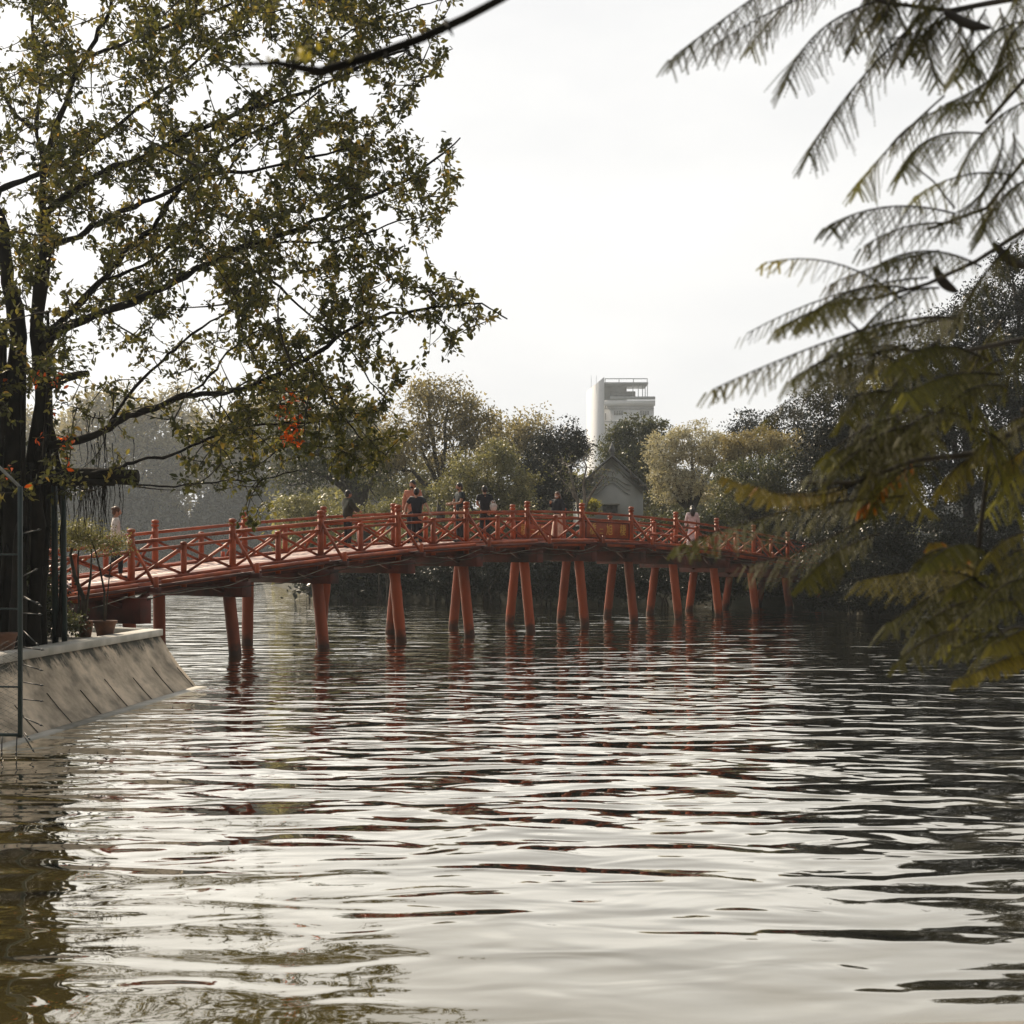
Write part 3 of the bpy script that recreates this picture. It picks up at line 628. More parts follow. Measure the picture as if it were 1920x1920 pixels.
def temple():
    Y = 80; k = Y/F
    X = lambda px: (px-960)*k
    Z = lambda py: EYE+(HY-py)*k
    mw = noise_mat('grey_plaster', (0.62, 0.64, 0.62), (0.50, 0.52, 0.51), 0.9, 0.9, 9, 0.01, 8)
    mt = noise_mat('dark_tiles', (0.26, 0.27, 0.27), (0.15, 0.155, 0.16), 3, 0.8, 6, 0.05, 9)
    root = empty('temple_hall', (X(1147), Y, 0.4), 'grey plastered gable end of a tiled temple hall among trees', 'building')
    prof = [(1088, 1024), (1088, 904), (1147, 858), (1206, 904), (1206, 1024)]
    def prism(prof, d0, d1, nm, m):
        n = len(prof); V = [(X(a), Y+d0, Z(b)) for a, b in prof]+[(X(a), Y+d1, Z(b)) for a, b in prof]
        fs = [[i, (i+1) % n, n+(i+1) % n, n+i] for i in range(n)]
        bm = bmesh.new(); vs = [bm.verts.new(v) for v in V]
        for f in fs: bm.faces.new([vs[q] for q in f])
        bm.faces.new(vs[:n]); bm.faces.new(vs[n:][::-1]); bmesh.ops.recalc_face_normals(bm, faces=bm.faces[:])
        bm.verts.index_update(); d = {}
        for f in bm.faces: d.setdefault(len(f.verts), []).append([v.index for v in f.verts])
        mesh_obj(nm, [tuple(v.co) for v in bm.verts], list(d.values()), m, root); bm.free()
    prism(prof, 0, 9, 'wall', mw)
    for i, (o, t_, dd) in enumerate(((0, 6, -0.35), (11, 2.2, -0.12), (17, 1.5, -0.08))):
        pr = [(1147-66+o*.2, 912+o), (1147, 857-5+o*1.05), (1213-o*.2, 912+o), (1213-o*.2, 912+o+t_), (1147, 857-5+o*1.05+t_), (1081+o*.2, 912+o+t_)]
        prism(pr, dd, 0.0 if i else 9.3, 'roof' if i == 0 else 'gable_moulding', mt if i == 0 else mw)
    mb = MB(); mb.lathe((X(1147), Y-.2, Z(853)), [(0.16, 0), (0.10, 0.1), (0.2, 0.2), (0.12, 0.38), (0.03, 0.62)], 10); mb.build('finial', mt, root)
    mb = MB()
    for s in (-1, 1):        # wavy ornament of the lower eaves
        pts = [(X(1147)+s*k*(28+q*5), Y-0.30, Z(884+q*4.4)+0.16*math.sin(q*2.1)) for q in range(9)]
        mb.tube(pts, 0.07, 6)
    mb.build('eave_scrollwork', M_bark_pale, root, smooth=True)
    mb = MB()
    for q in range(3):
        c0 = 892+q*5; mb.tube([(X(1147)+k*(t_*34), Y-0.05, Z(c0)+(0.22*math.cos(t_*3.1)-0.28)*(1+q*.2)) for t_ in np.linspace(-1, 1, 15)], 0.035, 5)
    mb.build('gable_relief', mw, root, smooth=True)
    mb = MB(); mb.box((X(1144), Y-0.3, Z(946)), (1, 0, 0), (0, 1, 0), (0, 0, 1), k*17, 0.32, k*1.6, 0.02); mb.build('awning', M_cap, root)
    mb = MB(); mb.box((X(1144), Y-0.01, Z(955)), (1, 0, 0), (0, 1, 0), (0, 0, 1), k*14, 0.03, k*7); mb.build('window', mt, root)
temple()

# far shore, part of the haze put into a paler leaf colour
FB = [(40, 325, [(30, 860, 90, 90), (90, 930, 80, 60)], 'broad pale tree on the far shore at the left edge, behind the dark trunks'),
      (200, 315, [(210, 790, 75, 70), (160, 850, 60, 70), (250, 880, 80, 80)], 'rounded hazy tree on the far shore seen through the opening in the branches'),
      (320, 320, [(310, 800, 70, 75), (340, 880, 80, 80), (300, 940, 60, 60)], 'second rounded hazy tree, right of the opening in the branches'),
      (430, 312, [(440, 830, 75, 70), (430, 910, 80, 70)], 'hazy grey tree on the far shore behind the low hanging limb'),
      (540, 318, [(540, 800, 75, 75), (550, 900, 80, 80)], 'tall hazy tree on the far shore behind the red autumn leaves'),
      (660, 322, [(650, 820, 75, 70), (660, 900, 80, 80)], 'hazy far tree left of the big twiggy tree'),
      (125, 330, [(110, 850, 70, 60), (120, 920, 80, 70)], 'low hazy tree on the far shore directly behind the trunks')]
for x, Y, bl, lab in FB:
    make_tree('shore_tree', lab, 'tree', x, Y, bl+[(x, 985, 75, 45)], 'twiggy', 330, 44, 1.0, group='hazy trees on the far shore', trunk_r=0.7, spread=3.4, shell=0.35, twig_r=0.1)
# hedge-like thicket along the far shore
def thicket(name, label, xa, xb, Y, ytop, n, ls, kind):
    rg = np.random.default_rng(int(Y+xa)); k = Y/F
    x = (rg.uniform(xa, xb, n)-960)*k; top = EYE+(HY-ytop)*k
    hgt = top*(0.75+0.25*np.sin(x*0.21)+0.12*np.sin(x*0.9)); z = rg.random(n)**0.8*hgt+0.2; y = Y+rg.normal(0, 2.5, n)
    V, fs, tt = leaves(np.stack([x, y, z], 1), rg.normal(size=(n, 3)), rg.normal(size=(n, 3))*0.6+np.array([0, -.3, 1.0]), ls*rg.uniform(.7, 1.3, n), ls*.6*np.ones(n), rg.random(n), False)
    o = mesh_obj(name, V, fs, LM[kind], attrs={'tint': tt}); tag(o, label, 'undergrowth', kind='stuff')
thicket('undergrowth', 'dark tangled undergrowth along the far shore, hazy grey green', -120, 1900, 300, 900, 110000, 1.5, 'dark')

# middle distance trees on the island (x of trunk, distance, crown lobes)
make_tree('twiggy_tree', 'tall half bare tree with fine grey brown twigs, highest of the middle trees', 'tree', 835, 82, [(840, 775, 70, 62), (765, 820, 55, 60), (900, 800, 50, 50), (800, 735, 40, 30), (860, 860, 70, 50), (720, 850, 45, 50)], 'twiggy', 620, 22, 0.20, spread=0.75, shell=0.35, trunk_r=0.3, twig_r=0.03)
make_tree('twiggy_tree', 'paler half bare tree between the tall twiggy tree and the dark round tree', 'tree', 975, 92, [(965, 815, 40, 40), (1000, 810, 42, 38), (985, 860, 60, 50), (930, 850, 45, 50)], 'twiggy', 330, 24, 0.20, spread=0.8, shell=0.35, twig_r=0.03)
make_tree('spreading_tree', 'dark wide tree with heavy bare limbs behind the man in the pink shirt', 'tree', 690, 84, [(620, 850, 80, 60), (700, 870, 80, 50), (560, 880, 60, 60), (640, 790, 60, 45), (540, 820, 55, 50)], 'green', 420, 24, 0.20, spread=0.8, shell=0.4, trunk_r=0.45, twig_r=0.04)
make_tree('olive_tree', 'dense rounded olive green tree right behind the group of people', 'tree', 915, 71, [(915, 875, 62, 48), (862, 915, 50, 40), (960, 915, 48, 45), (905, 940, 80, 38), (940, 850, 30, 25)], 'olive', 560, 34, 0.13, spread=0.42, shell=0.5)
make_tree('dark_round_tree', 'dark green bushy tree left of the grey temple gable', 'tree', 1055, 78, [(1060, 832, 45, 42), (1025, 870, 42, 50), (1085, 842, 26, 26), (1040, 920, 50, 45)], 'dark', 520, 34, 0.14, spread=0.45, shell=0.5)
make_tree('bare_tree', 'slender pale trunked tree with thin bare fanning branches before the temple wall', 'tree', 1086, 68, [(1062, 880, 30, 35), (1100, 870, 26, 28), (1130, 890, 26, 20), (1075, 915, 28, 20)], 'green', 190, 2, 0.12, bark=M_bark_pale, trunk_r=0.17, spread=0.4, shell=0.2, twig_r=0.018)
make_tree('green_tree', 'grey green tree behind the temple roof, in front of the pale tower', 'tree', 1185, 100, [(1190, 815, 40, 32), (1160, 835, 35, 35), (1225, 810, 30, 25), (1180, 870, 60, 50)], 'green', 420, 30, 0.20, spread=0.6)
make_tree('cream_tree', 'pale yellow flowering tree right of the grey temple', 'tree', 1290, 72, [(1300, 830, 55, 38), (1245, 848, 38, 40), (1350, 850, 45, 38), (1258, 905, 42, 40), (1320, 900, 55, 40)], 'beige', 640, 34, 0.12, bark=M_bark_mid, spread=0.4, shell=0.55)
make_tree('amber_tree', 'low tree with orange tinted crown top right of the pale yellow tree', 'tree', 1440, 70, [(1420, 828, 55, 22), (1480, 838, 50, 24), (1530, 845, 30, 24), (1380, 845, 30, 22)], 'orange', 330, 34, 0.12, spread=0.38)
make_tree('green_tree', 'mid green tree below the orange tinted crown, behind the end of the bridge', 'tree', 1430, 66, [(1410, 895, 60, 42), (1480, 900, 60, 48), (1380, 940, 50, 40), (1460, 960, 70, 45)], 'green', 540, 34, 0.12, spread=0.42)
make_tree('dark_round_tree', 'dark pointed tree top showing just above the orange tinted crown', 'tree', 1395, 88, [(1395, 800, 26, 34), (1425, 810, 40, 35), (1480, 800, 50, 40), (1410, 870, 60, 60)], 'dark', 400, 30, 0.16, spread=0.5)
BR = [(1580, 60, [(1570, 770, 62, 75), (1545, 870, 60, 60), (1610, 860, 70, 70), (1590, 960, 75, 70), (1530, 960, 50, 60)], 'dark tall tree on the right bank nearest the end of the bridge'),
      (1690, 61, [(1660, 715, 62, 60), (1700, 800, 80, 80), (1640, 840, 70, 70), (1700, 920, 80, 80), (1720, 720, 50, 60)], 'second dark tall tree on the right bank, behind the blurred fronds'),
      (1810, 60, [(1800, 640, 65, 80), (1840, 720, 75, 80), (1770, 760, 70, 80), (1810, 860, 90, 90), (1840, 590, 40, 50)], 'third dark tall tree on the right bank, just left of the highest one'),
      (1915, 58, [(1890, 540, 52, 80), (1950, 600, 80, 90), (1900, 700, 80, 90), (1930, 820, 90, 90), (1910, 920, 80, 80)], 'highest dark tree at the right edge of the picture')]
for x, Y, bl, lab in BR:
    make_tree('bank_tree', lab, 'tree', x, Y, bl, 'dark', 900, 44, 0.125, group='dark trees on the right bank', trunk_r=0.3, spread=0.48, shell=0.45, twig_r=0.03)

make_tree('olive_tree', 'soft olive green tree filling the gap below the tall twiggy tree', 'tree', 775, 92, [(750, 890, 70, 50), (690, 900, 60, 50), (835, 900, 55, 45), (790, 930, 80, 40)], 'olive', 420, 30, 0.17, spread=0.6)
# shrubs overhanging the water
SH = []
def shrub(x, Y, bl, kind, lab, nclu=150, grp='shrubs overhanging the water', ls=0.12, per=40, name='shrub', z=0.0):
    make_tree(name, lab, 'shrub', x, Y, bl, kind, nclu, per, ls, group=grp, trunk_r=0.06, spread=0.30, shell=0.3, stems=3, twig_r=0.015, ylift=z)
lab_s = ['low dark shrub at the water line seen between the first and second pairs of piles', 'dark overhanging shrub under the bridge left of the middle piles', 'bushy dark shrub seen under the deck below the man in the dark shirt',
         'dark shrub at the water line below the woman in the dark cape', 'dark leafy shrub under the name board', 'low dark shrub under the bridge right of the name board', 'dark shrub behind the thickly set piles',
         'dark shrub at the shore end of the bridge', 'dense dark shrub just right of the last piles', 'leafy dark shrub hanging into the water on the right bank', 'dark shrub on the right bank behind the lowest fronds', 'dark shrub on the right bank close to the picture edge', 'last dark shrub at the right picture edge by the water']
xs = [(650, 71.5), (740, 70.5), (840, 69.5), (940, 68.5), (1040, 67.5), (1140, 66.5), (1240, 65.5), (1345, 63.5), (1455, 66), (1575, 57.5), (1660, 55.6), (1770, 54.8), (1880, 54.4)]
for k_, ((x, Y), lab) in enumerate(zip(xs, lab_s)):
    big = x > 1400
    bl = [(x, 1075, 62, 40), (x-30, 1100, 40, 26), (x+35, 1095, 42, 30)]
    if big: bl = [(x, 1060, 68, 60), (x-35, 1112, 45, 40), (x+38, 1118, 50, 38), (x, 1125, 50, 26), (x, 1000, 60, 50)]
    shrub(x, Y, bl, 'dark', lab, 420 if big else 210)
shrub(720, 69, [(700, 965, 50, 24), (750, 955, 45, 26), (640, 975, 40, 22)], 'olive', 'low light olive bush behind the rail left of the pink shirted man', 200, 'light bushes behind the rail')
shrub(590, 74, [(560, 955, 50, 30), (620, 970, 45, 25)], 'olive', 'light olive bush behind the rail under the hanging leaves', 180, 'light bushes behind the rail')
shrub(1105, 70, [(1107, 950, 16, 13)], 'lime', 'small bright yellow green bush beside the pale bare trunk', 40, 'light bushes behind the rail')
shrub(1040, 71, [(1015, 985, 50, 28), (1150, 1000, 60, 20)], 'green', 'grey green bush behind the rail beside the woman in the cape', 140, 'light bushes behind the rail')
shrub(1290, 69, [(1270, 985, 60, 30), (1340, 985, 50, 30)], 'green', 'grey green bush behind the woman in white', 200, 'light bushes behind the rail')
shrub(860, 71, [(840, 1000, 70, 30), (940, 1005, 60, 28)], 'green', 'grey green bush behind the rail below the olive tree', 220, 'light bushes behind the rail')
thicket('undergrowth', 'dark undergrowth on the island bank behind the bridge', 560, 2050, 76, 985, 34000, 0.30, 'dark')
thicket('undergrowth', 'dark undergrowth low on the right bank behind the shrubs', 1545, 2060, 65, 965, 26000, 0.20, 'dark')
thicket('undergrowth', 'grey green wood closing the gaps behind the island trees', 520, 1700, 104, 862, 60000, 0.36, 'olive')

#==SPLIT==
# ------------------------------------------------------------------ big leafy tree on the left bank
def left_tree():
    root = empty('leaning_tree', (-7.9, 23.6, 0.96), 'large dark tree at the left leaning over the lake with small oval leaves', 'tree')
    T0 = 23.5
    limbs = []   # (points (x,y,Y), r0 px, r1 px)
    limbs += [([(20, 1215, 23.6), (25, 1000, 23.5), (18, 800, 23.5), (34, 640, 23.5), (15, 520, 23.5), (5, 430, 23.5)], 36, 14),
              ([(60, 1215, 23.9), (72, 1050, 23.8), (62, 900, 23.7), (80, 740, 23.6), (70, 600, 23.5), (85, 460, 23.4), (80, 400, 23.3)], 26, 15),
              ([(-30, 1230, 23.0), (-25, 950, 23.0), (-10, 700, 23.1), (-20, 560, 23.2), (-60, 470, 23)], 30, 16),
              ([(110, 1195, 24.2), (118, 1050, 24.2), (116, 940, 24.1), (104, 840, 24.0), (88, 770, 23.8)], 9, 9),
              ([(85, 460, 23.4), (80, 330, 23.3), (92, 270, 23.2), (125, 185, 23.0), (160, 110, 22.8), (200, 30, 22.5), (225, -60, 22.4)], 13, 5),
              ([(88, 330, 23.3), (70, 240, 23.6), (75, 150, 24), (60, 60, 24.3), (70, -60, 24.6)], 8, 4),
              ([(15, 440, 23.5), (-5, 365, 23.5), (60, 330, 23.7), (150, 290, 24.1), (240, 220, 24.4), (330, 150, 24.8), (420, 60, 25)], 12, 4),
              ([(85, 400, 23.4), (180, 330, 22.9), (280, 290, 22.6), (370, 245, 22.3), (470, 205, 22.0), (580, 170, 21.8), (690, 120, 21.6), (770, 90, 21.5)], 12, 3),
              ([(75, 470, 23.5), (150, 440, 23), (220, 400, 22.6), (290, 370, 22.2), (380, 330, 21.9), (480, 320, 21.6), (600, 290, 21.3), (700, 270, 21.2)], 11, 3),
              ([(70, 640, 23.5), (130, 590, 23.3), (195, 520, 23), (240, 470, 22.8), (290, 420, 22.5), (340, 350, 22.2), (420, 280, 22), (520, 230, 21.9), (600, 170, 21.8)], 14, 3),
              ([(80, 660, 23.5), (110, 622, 23.3), (190, 588, 22.9), (290, 548, 22.5), (370, 505, 22.2), (460, 460, 21.9), (560, 430, 21.6), (650, 385, 21.4), (740, 350, 21.2), (800, 310, 21.1), (862, 262, 21)], 16, 2.5),
              ([(460, 462, 21.9), (540, 455, 21.6), (640, 450, 21.3), (730, 420, 21.1), (820, 400, 21)], 5, 2),
              ([(430, 480, 22), (500, 520, 21.7), (580, 590, 21.4), (650, 650, 21.2), (700, 720, 21.1), (735, 760, 21)], 5, 2),
              ([(75, 840, 23.6), (130, 828, 23.3), (185, 812, 23.0), (240, 782, 22.7), (290, 765, 22.4), (345, 742, 22.1), (425, 735, 21.8), (500, 712, 21.5), (590, 665, 21.3), (660, 612, 21.1), (740, 588, 20.9), (830, 575, 20.8), (900, 570, 20.7), (952, 597, 20.6)], 15, 2.2),
              ([(205, 800, 22.9), (240, 742, 22.8), (300, 680, 22.6), (345, 640, 22.4), (400, 600, 22.2), (480, 560, 22)], 6, 3),
              ([(80, 890, 23.6), (150, 892, 23.3), (215, 880, 23), (262, 862, 22.7), (330, 850, 22.4), (410, 815, 22.1), (500, 795, 21.8), (590, 790, 21.5), (680, 790, 21.2)], 8, 2.2),
              ([(212, 903, 23.4), (290, 912, 23), (360, 908, 22.6), (430, 902, 22.3), (490, 900, 22), (560, 880, 21.8)], 4, 2),
              ([(560, 650, 21.4), (600, 720, 21.3), (650, 790, 21.2), (700, 850, 21.1)], 4, 2),
              ([(60, 240, 23.8), (20, 200, 24), (-20, 100, 24.4)], 8, 4), ([(330, 745, 22.1), (380, 720, 22), (440, 650, 22.0), (520, 600, 22)], 5, 2.5),
              ([(200, 525, 23), (280, 490, 23.3), (360, 420, 23.8), (420, 330, 24.2), (470, 250, 24.4)], 7, 3),
              ([(160, 110, 22.8), (280, 60, 22.4), (400, 20, 22), (520, -30, 21.8)], 6, 3), ([(470, 205, 22), (560, 120, 22.4), (650, 60, 22.6), (760, 20, 22.8), (830, 0, 22.9)], 5, 2)]
    mb = MB(); nodes = []
    for pts, r0, r1 in limbs:
        W = np.array([tuple(P(*p)) for p in pts]); n = len(W)
        # smooth (Catmull) resample
        tt = np.linspace(0, n-1, n*4); ip = np.clip(tt.astype(int), 0, n-2); f = (tt-ip)[:, None]
        p0 = W[np.clip(ip-1, 0, n-1)]; p1 = W[ip]; p2 = W[ip+1]; p3 = W[np.clip(ip+2, 0, n-1)]
        S = 0.5*((2*p1)+(-p0+p2)*f+(2*p0-5*p1+4*p2-p3)*f**2+(-p0+3*p1-3*p2+p3)*f**3)
        k = S[:, 1]/F; rr = np.linspace(r0, r1, len(S))*k; rr = rr*(0.72 if r0 > 18 else 0.56); S = S+rng.normal(0, 0.012, S.shape)
        mb.tube(S, rr*(1+0.12*np.sin(np.arange(len(S))*1.3)), 10 if r0 > 8 else 6)
        nodes += list(S[2:])
    # root flare and fused aerial stems
    for i in range(30):
        x = -60+(i % 17)*9.0+rng.normal(0, 5); x2 = min(x+rng.normal(0, 42), 92); Yb = 23.9+rng.normal(0, .5)
        pts = [P(x+(x2-x)*q+4*math.sin(q*6+i), 1222-q*rng.uniform(260, 660), Yb+0.15*math.sin(q*5+i)) for q in np.linspace(0, 1, 12)]
        mb.tube(pts, np.linspace(0.06, 0.03, 12)*rng.uniform(.6, 1.3), 7)
    # sawn limb held out over the bank
    a, b = P(-40, 893, 23.6), P(257, 893, 23.2)
    mb.tube([a.lerp(b, q)+Vector((0, 0, .015*math.sin(q*11))) for q in np.linspace(0, 1, 14)], [0.125]*13+[0.118], 14)
    mb.tube([P(100, 905, 23.5), P(190, 905, 23.1), P(215, 905, 23.1)], 0.05, 8)
    mb.tube([P(95, 720, 23.4), P(125, 708, 23.1), P(150, 702, 22.9), P(165, 698, 22.8)], [0.09, .07, .06, .03], 8)
    mb.build('trunk', M_bark, root, smooth=True)
    # twig clusters inside the measured outline of the crown
    bx = [(-80, 880), (0, 868), (50, 845), (110, 845), (160, 800), (200, 780), (232, 740), (262, 870), (300, 862), (350, 868), (430, 865), (480, 775), (530, 880), (560, 935), (600, 952), (640, 865), (670, 868), (720, 745), (780, 760), (830, 765), (870, 745), (900, 700), (950, 640), (985, 600)]
    by = np.array([b_[0] for b_ in bx]); bX = np.array([b_[1] for b_ in bx])
    from mathutils import noise as mn
    T = []; tries = 0
    while len(T) < 4400 and tries < 160000:
        tries += 1
        y = rng.uniform(-110, 985); x = rng.uniform(-90, np.interp(y, by, bX)-8)
        d = 1.0
        if 130 < x < 430 and 590 < y < 800: d = 0.20
        if 135 < x < 330 and 800 < y < 960: d = 0.10
        if 330 <= x < 560 and 840 < y < 985: d = 0.32
        if x < 135 and 410 < y: d = 0.95 if y < 720 else 0.42
        if y > 940 and x < 440: d = 0
        if y > 900 and x > 545: d = 0
        if x > 700: d *= 0.55
        if 440 < y < 620 and x > 760: d *= 1.0
        if x < 60 and y < 400: d *= 0.7
        nz = mn.noise(Vector((x/85, y/70, 1.3)))+0.5*mn.noise(Vector((x/36, y/32, 7)))
        d *= min(1, max(0.10, 0.6+1.15*nz))
        if rng.random() > d: continue
        spread = 1.9 if x < 600 else 1.1
        Yc = np.interp(x, [0, 400, 950], [23.6, 22.4, 20.7]); T.append(tuple(P(x, y, Yc+rng.normal(0, spread))))
    T = np.array(T); tw = MB(); LP = []; LD = []; LT = []; LL = []
    for pl, k, L_ in greedy_twigs(nodes, T, sag=0.05):
        tw.tube(pl, np.linspace(0.007+0.006*min(L_, 2.0), 0.003, len(pl)), 4, cap=False)
        dirn = pl[-1]-pl[-2]; dirn /= np.linalg.norm(dirn)+1e-9
        m = rng.integers(9, 17)
        t0 = rng.random()**1.4*0.75
        img = (P(0, 0, 1), 0)
        ipx = 960+pl[-1][0]/pl[-1][1]*F; ipy = HY-(pl[-1][2]-EYE)/pl[-1][1]*F
        red = (522 < ipx < 580 and 742 < ipy < 830 and rng.random() < 0.7) or (ipx < 165 and 690 < ipy < 900 and rng.random() < 0.08)
        pos = np.concatenate([np.ones(5), rng.uniform(0.35, 1.0, m-5)])
        idx = pos*(len(pl)-1); ii = np.clip(idx.astype(int), 0, len(pl)-2); fr = (idx-ii)[:, None]
        bp = pl[ii]*(1-fr)+pl[ii+1]*fr
        v = rng.normal(size=(m, 3)); v -= 0.1*dirn; v = unit(v)+0.55*dirn+np.array([0, 0, -0.05])
        LP.append(bp+rng.normal(0, 0.035, bp.shape)); LD.append(v); LL.append(rng.uniform(0.065, 0.125, m))
        tt = np.clip(t0+rng.normal(0, 0.14, m), 0, 0.9)
        tt[rng.random(m) < 0.008] = 0.93
        if red: tt[rng.random(m) < 0.45] = 0.97
        LT.append(tt)
    tw.build('twigs', M_twig, root)
    LP = np.concatenate(LP); LD = np.concatenate(LD); LT = np.concatenate(LT); LL = np.concatenate(LL)
    N = rng.normal(size=LP.shape)*0.8+np.array([0, -0.35, 0.9])
    V, fs, ta = leaves(LP, LD, N, LL, LL*rng.uniform(0.42, 0.54, len(LL)), LT, True)
    mesh_obj('crown', V, fs, M_leaf, root, attrs={'tint': ta})
    # hanging aerial roots
    ar = MB()
    for i in range(90):
        x = rng.choice([rng.uniform(60, 250), rng.uniform(150, 200)]); y0 = 905 if x > 90 else 820
        if rng.random() < 0.35: y0 = rng.uniform(770, 840)
        Y = 23.3+rng.normal(0, .12); ln = rng.uniform(25, 110); s = rng.normal(0, 4)
        ar.tube([P(x+s*q+2*math.sin(q*7+i), y0+ln*q, Y) for q in np.linspace(0, 1, 7)], np.linspace(0.007, 0.003, 7), 4, cap=False)
    ar.build('aerial_roots', M_bark, root)
left_tree()

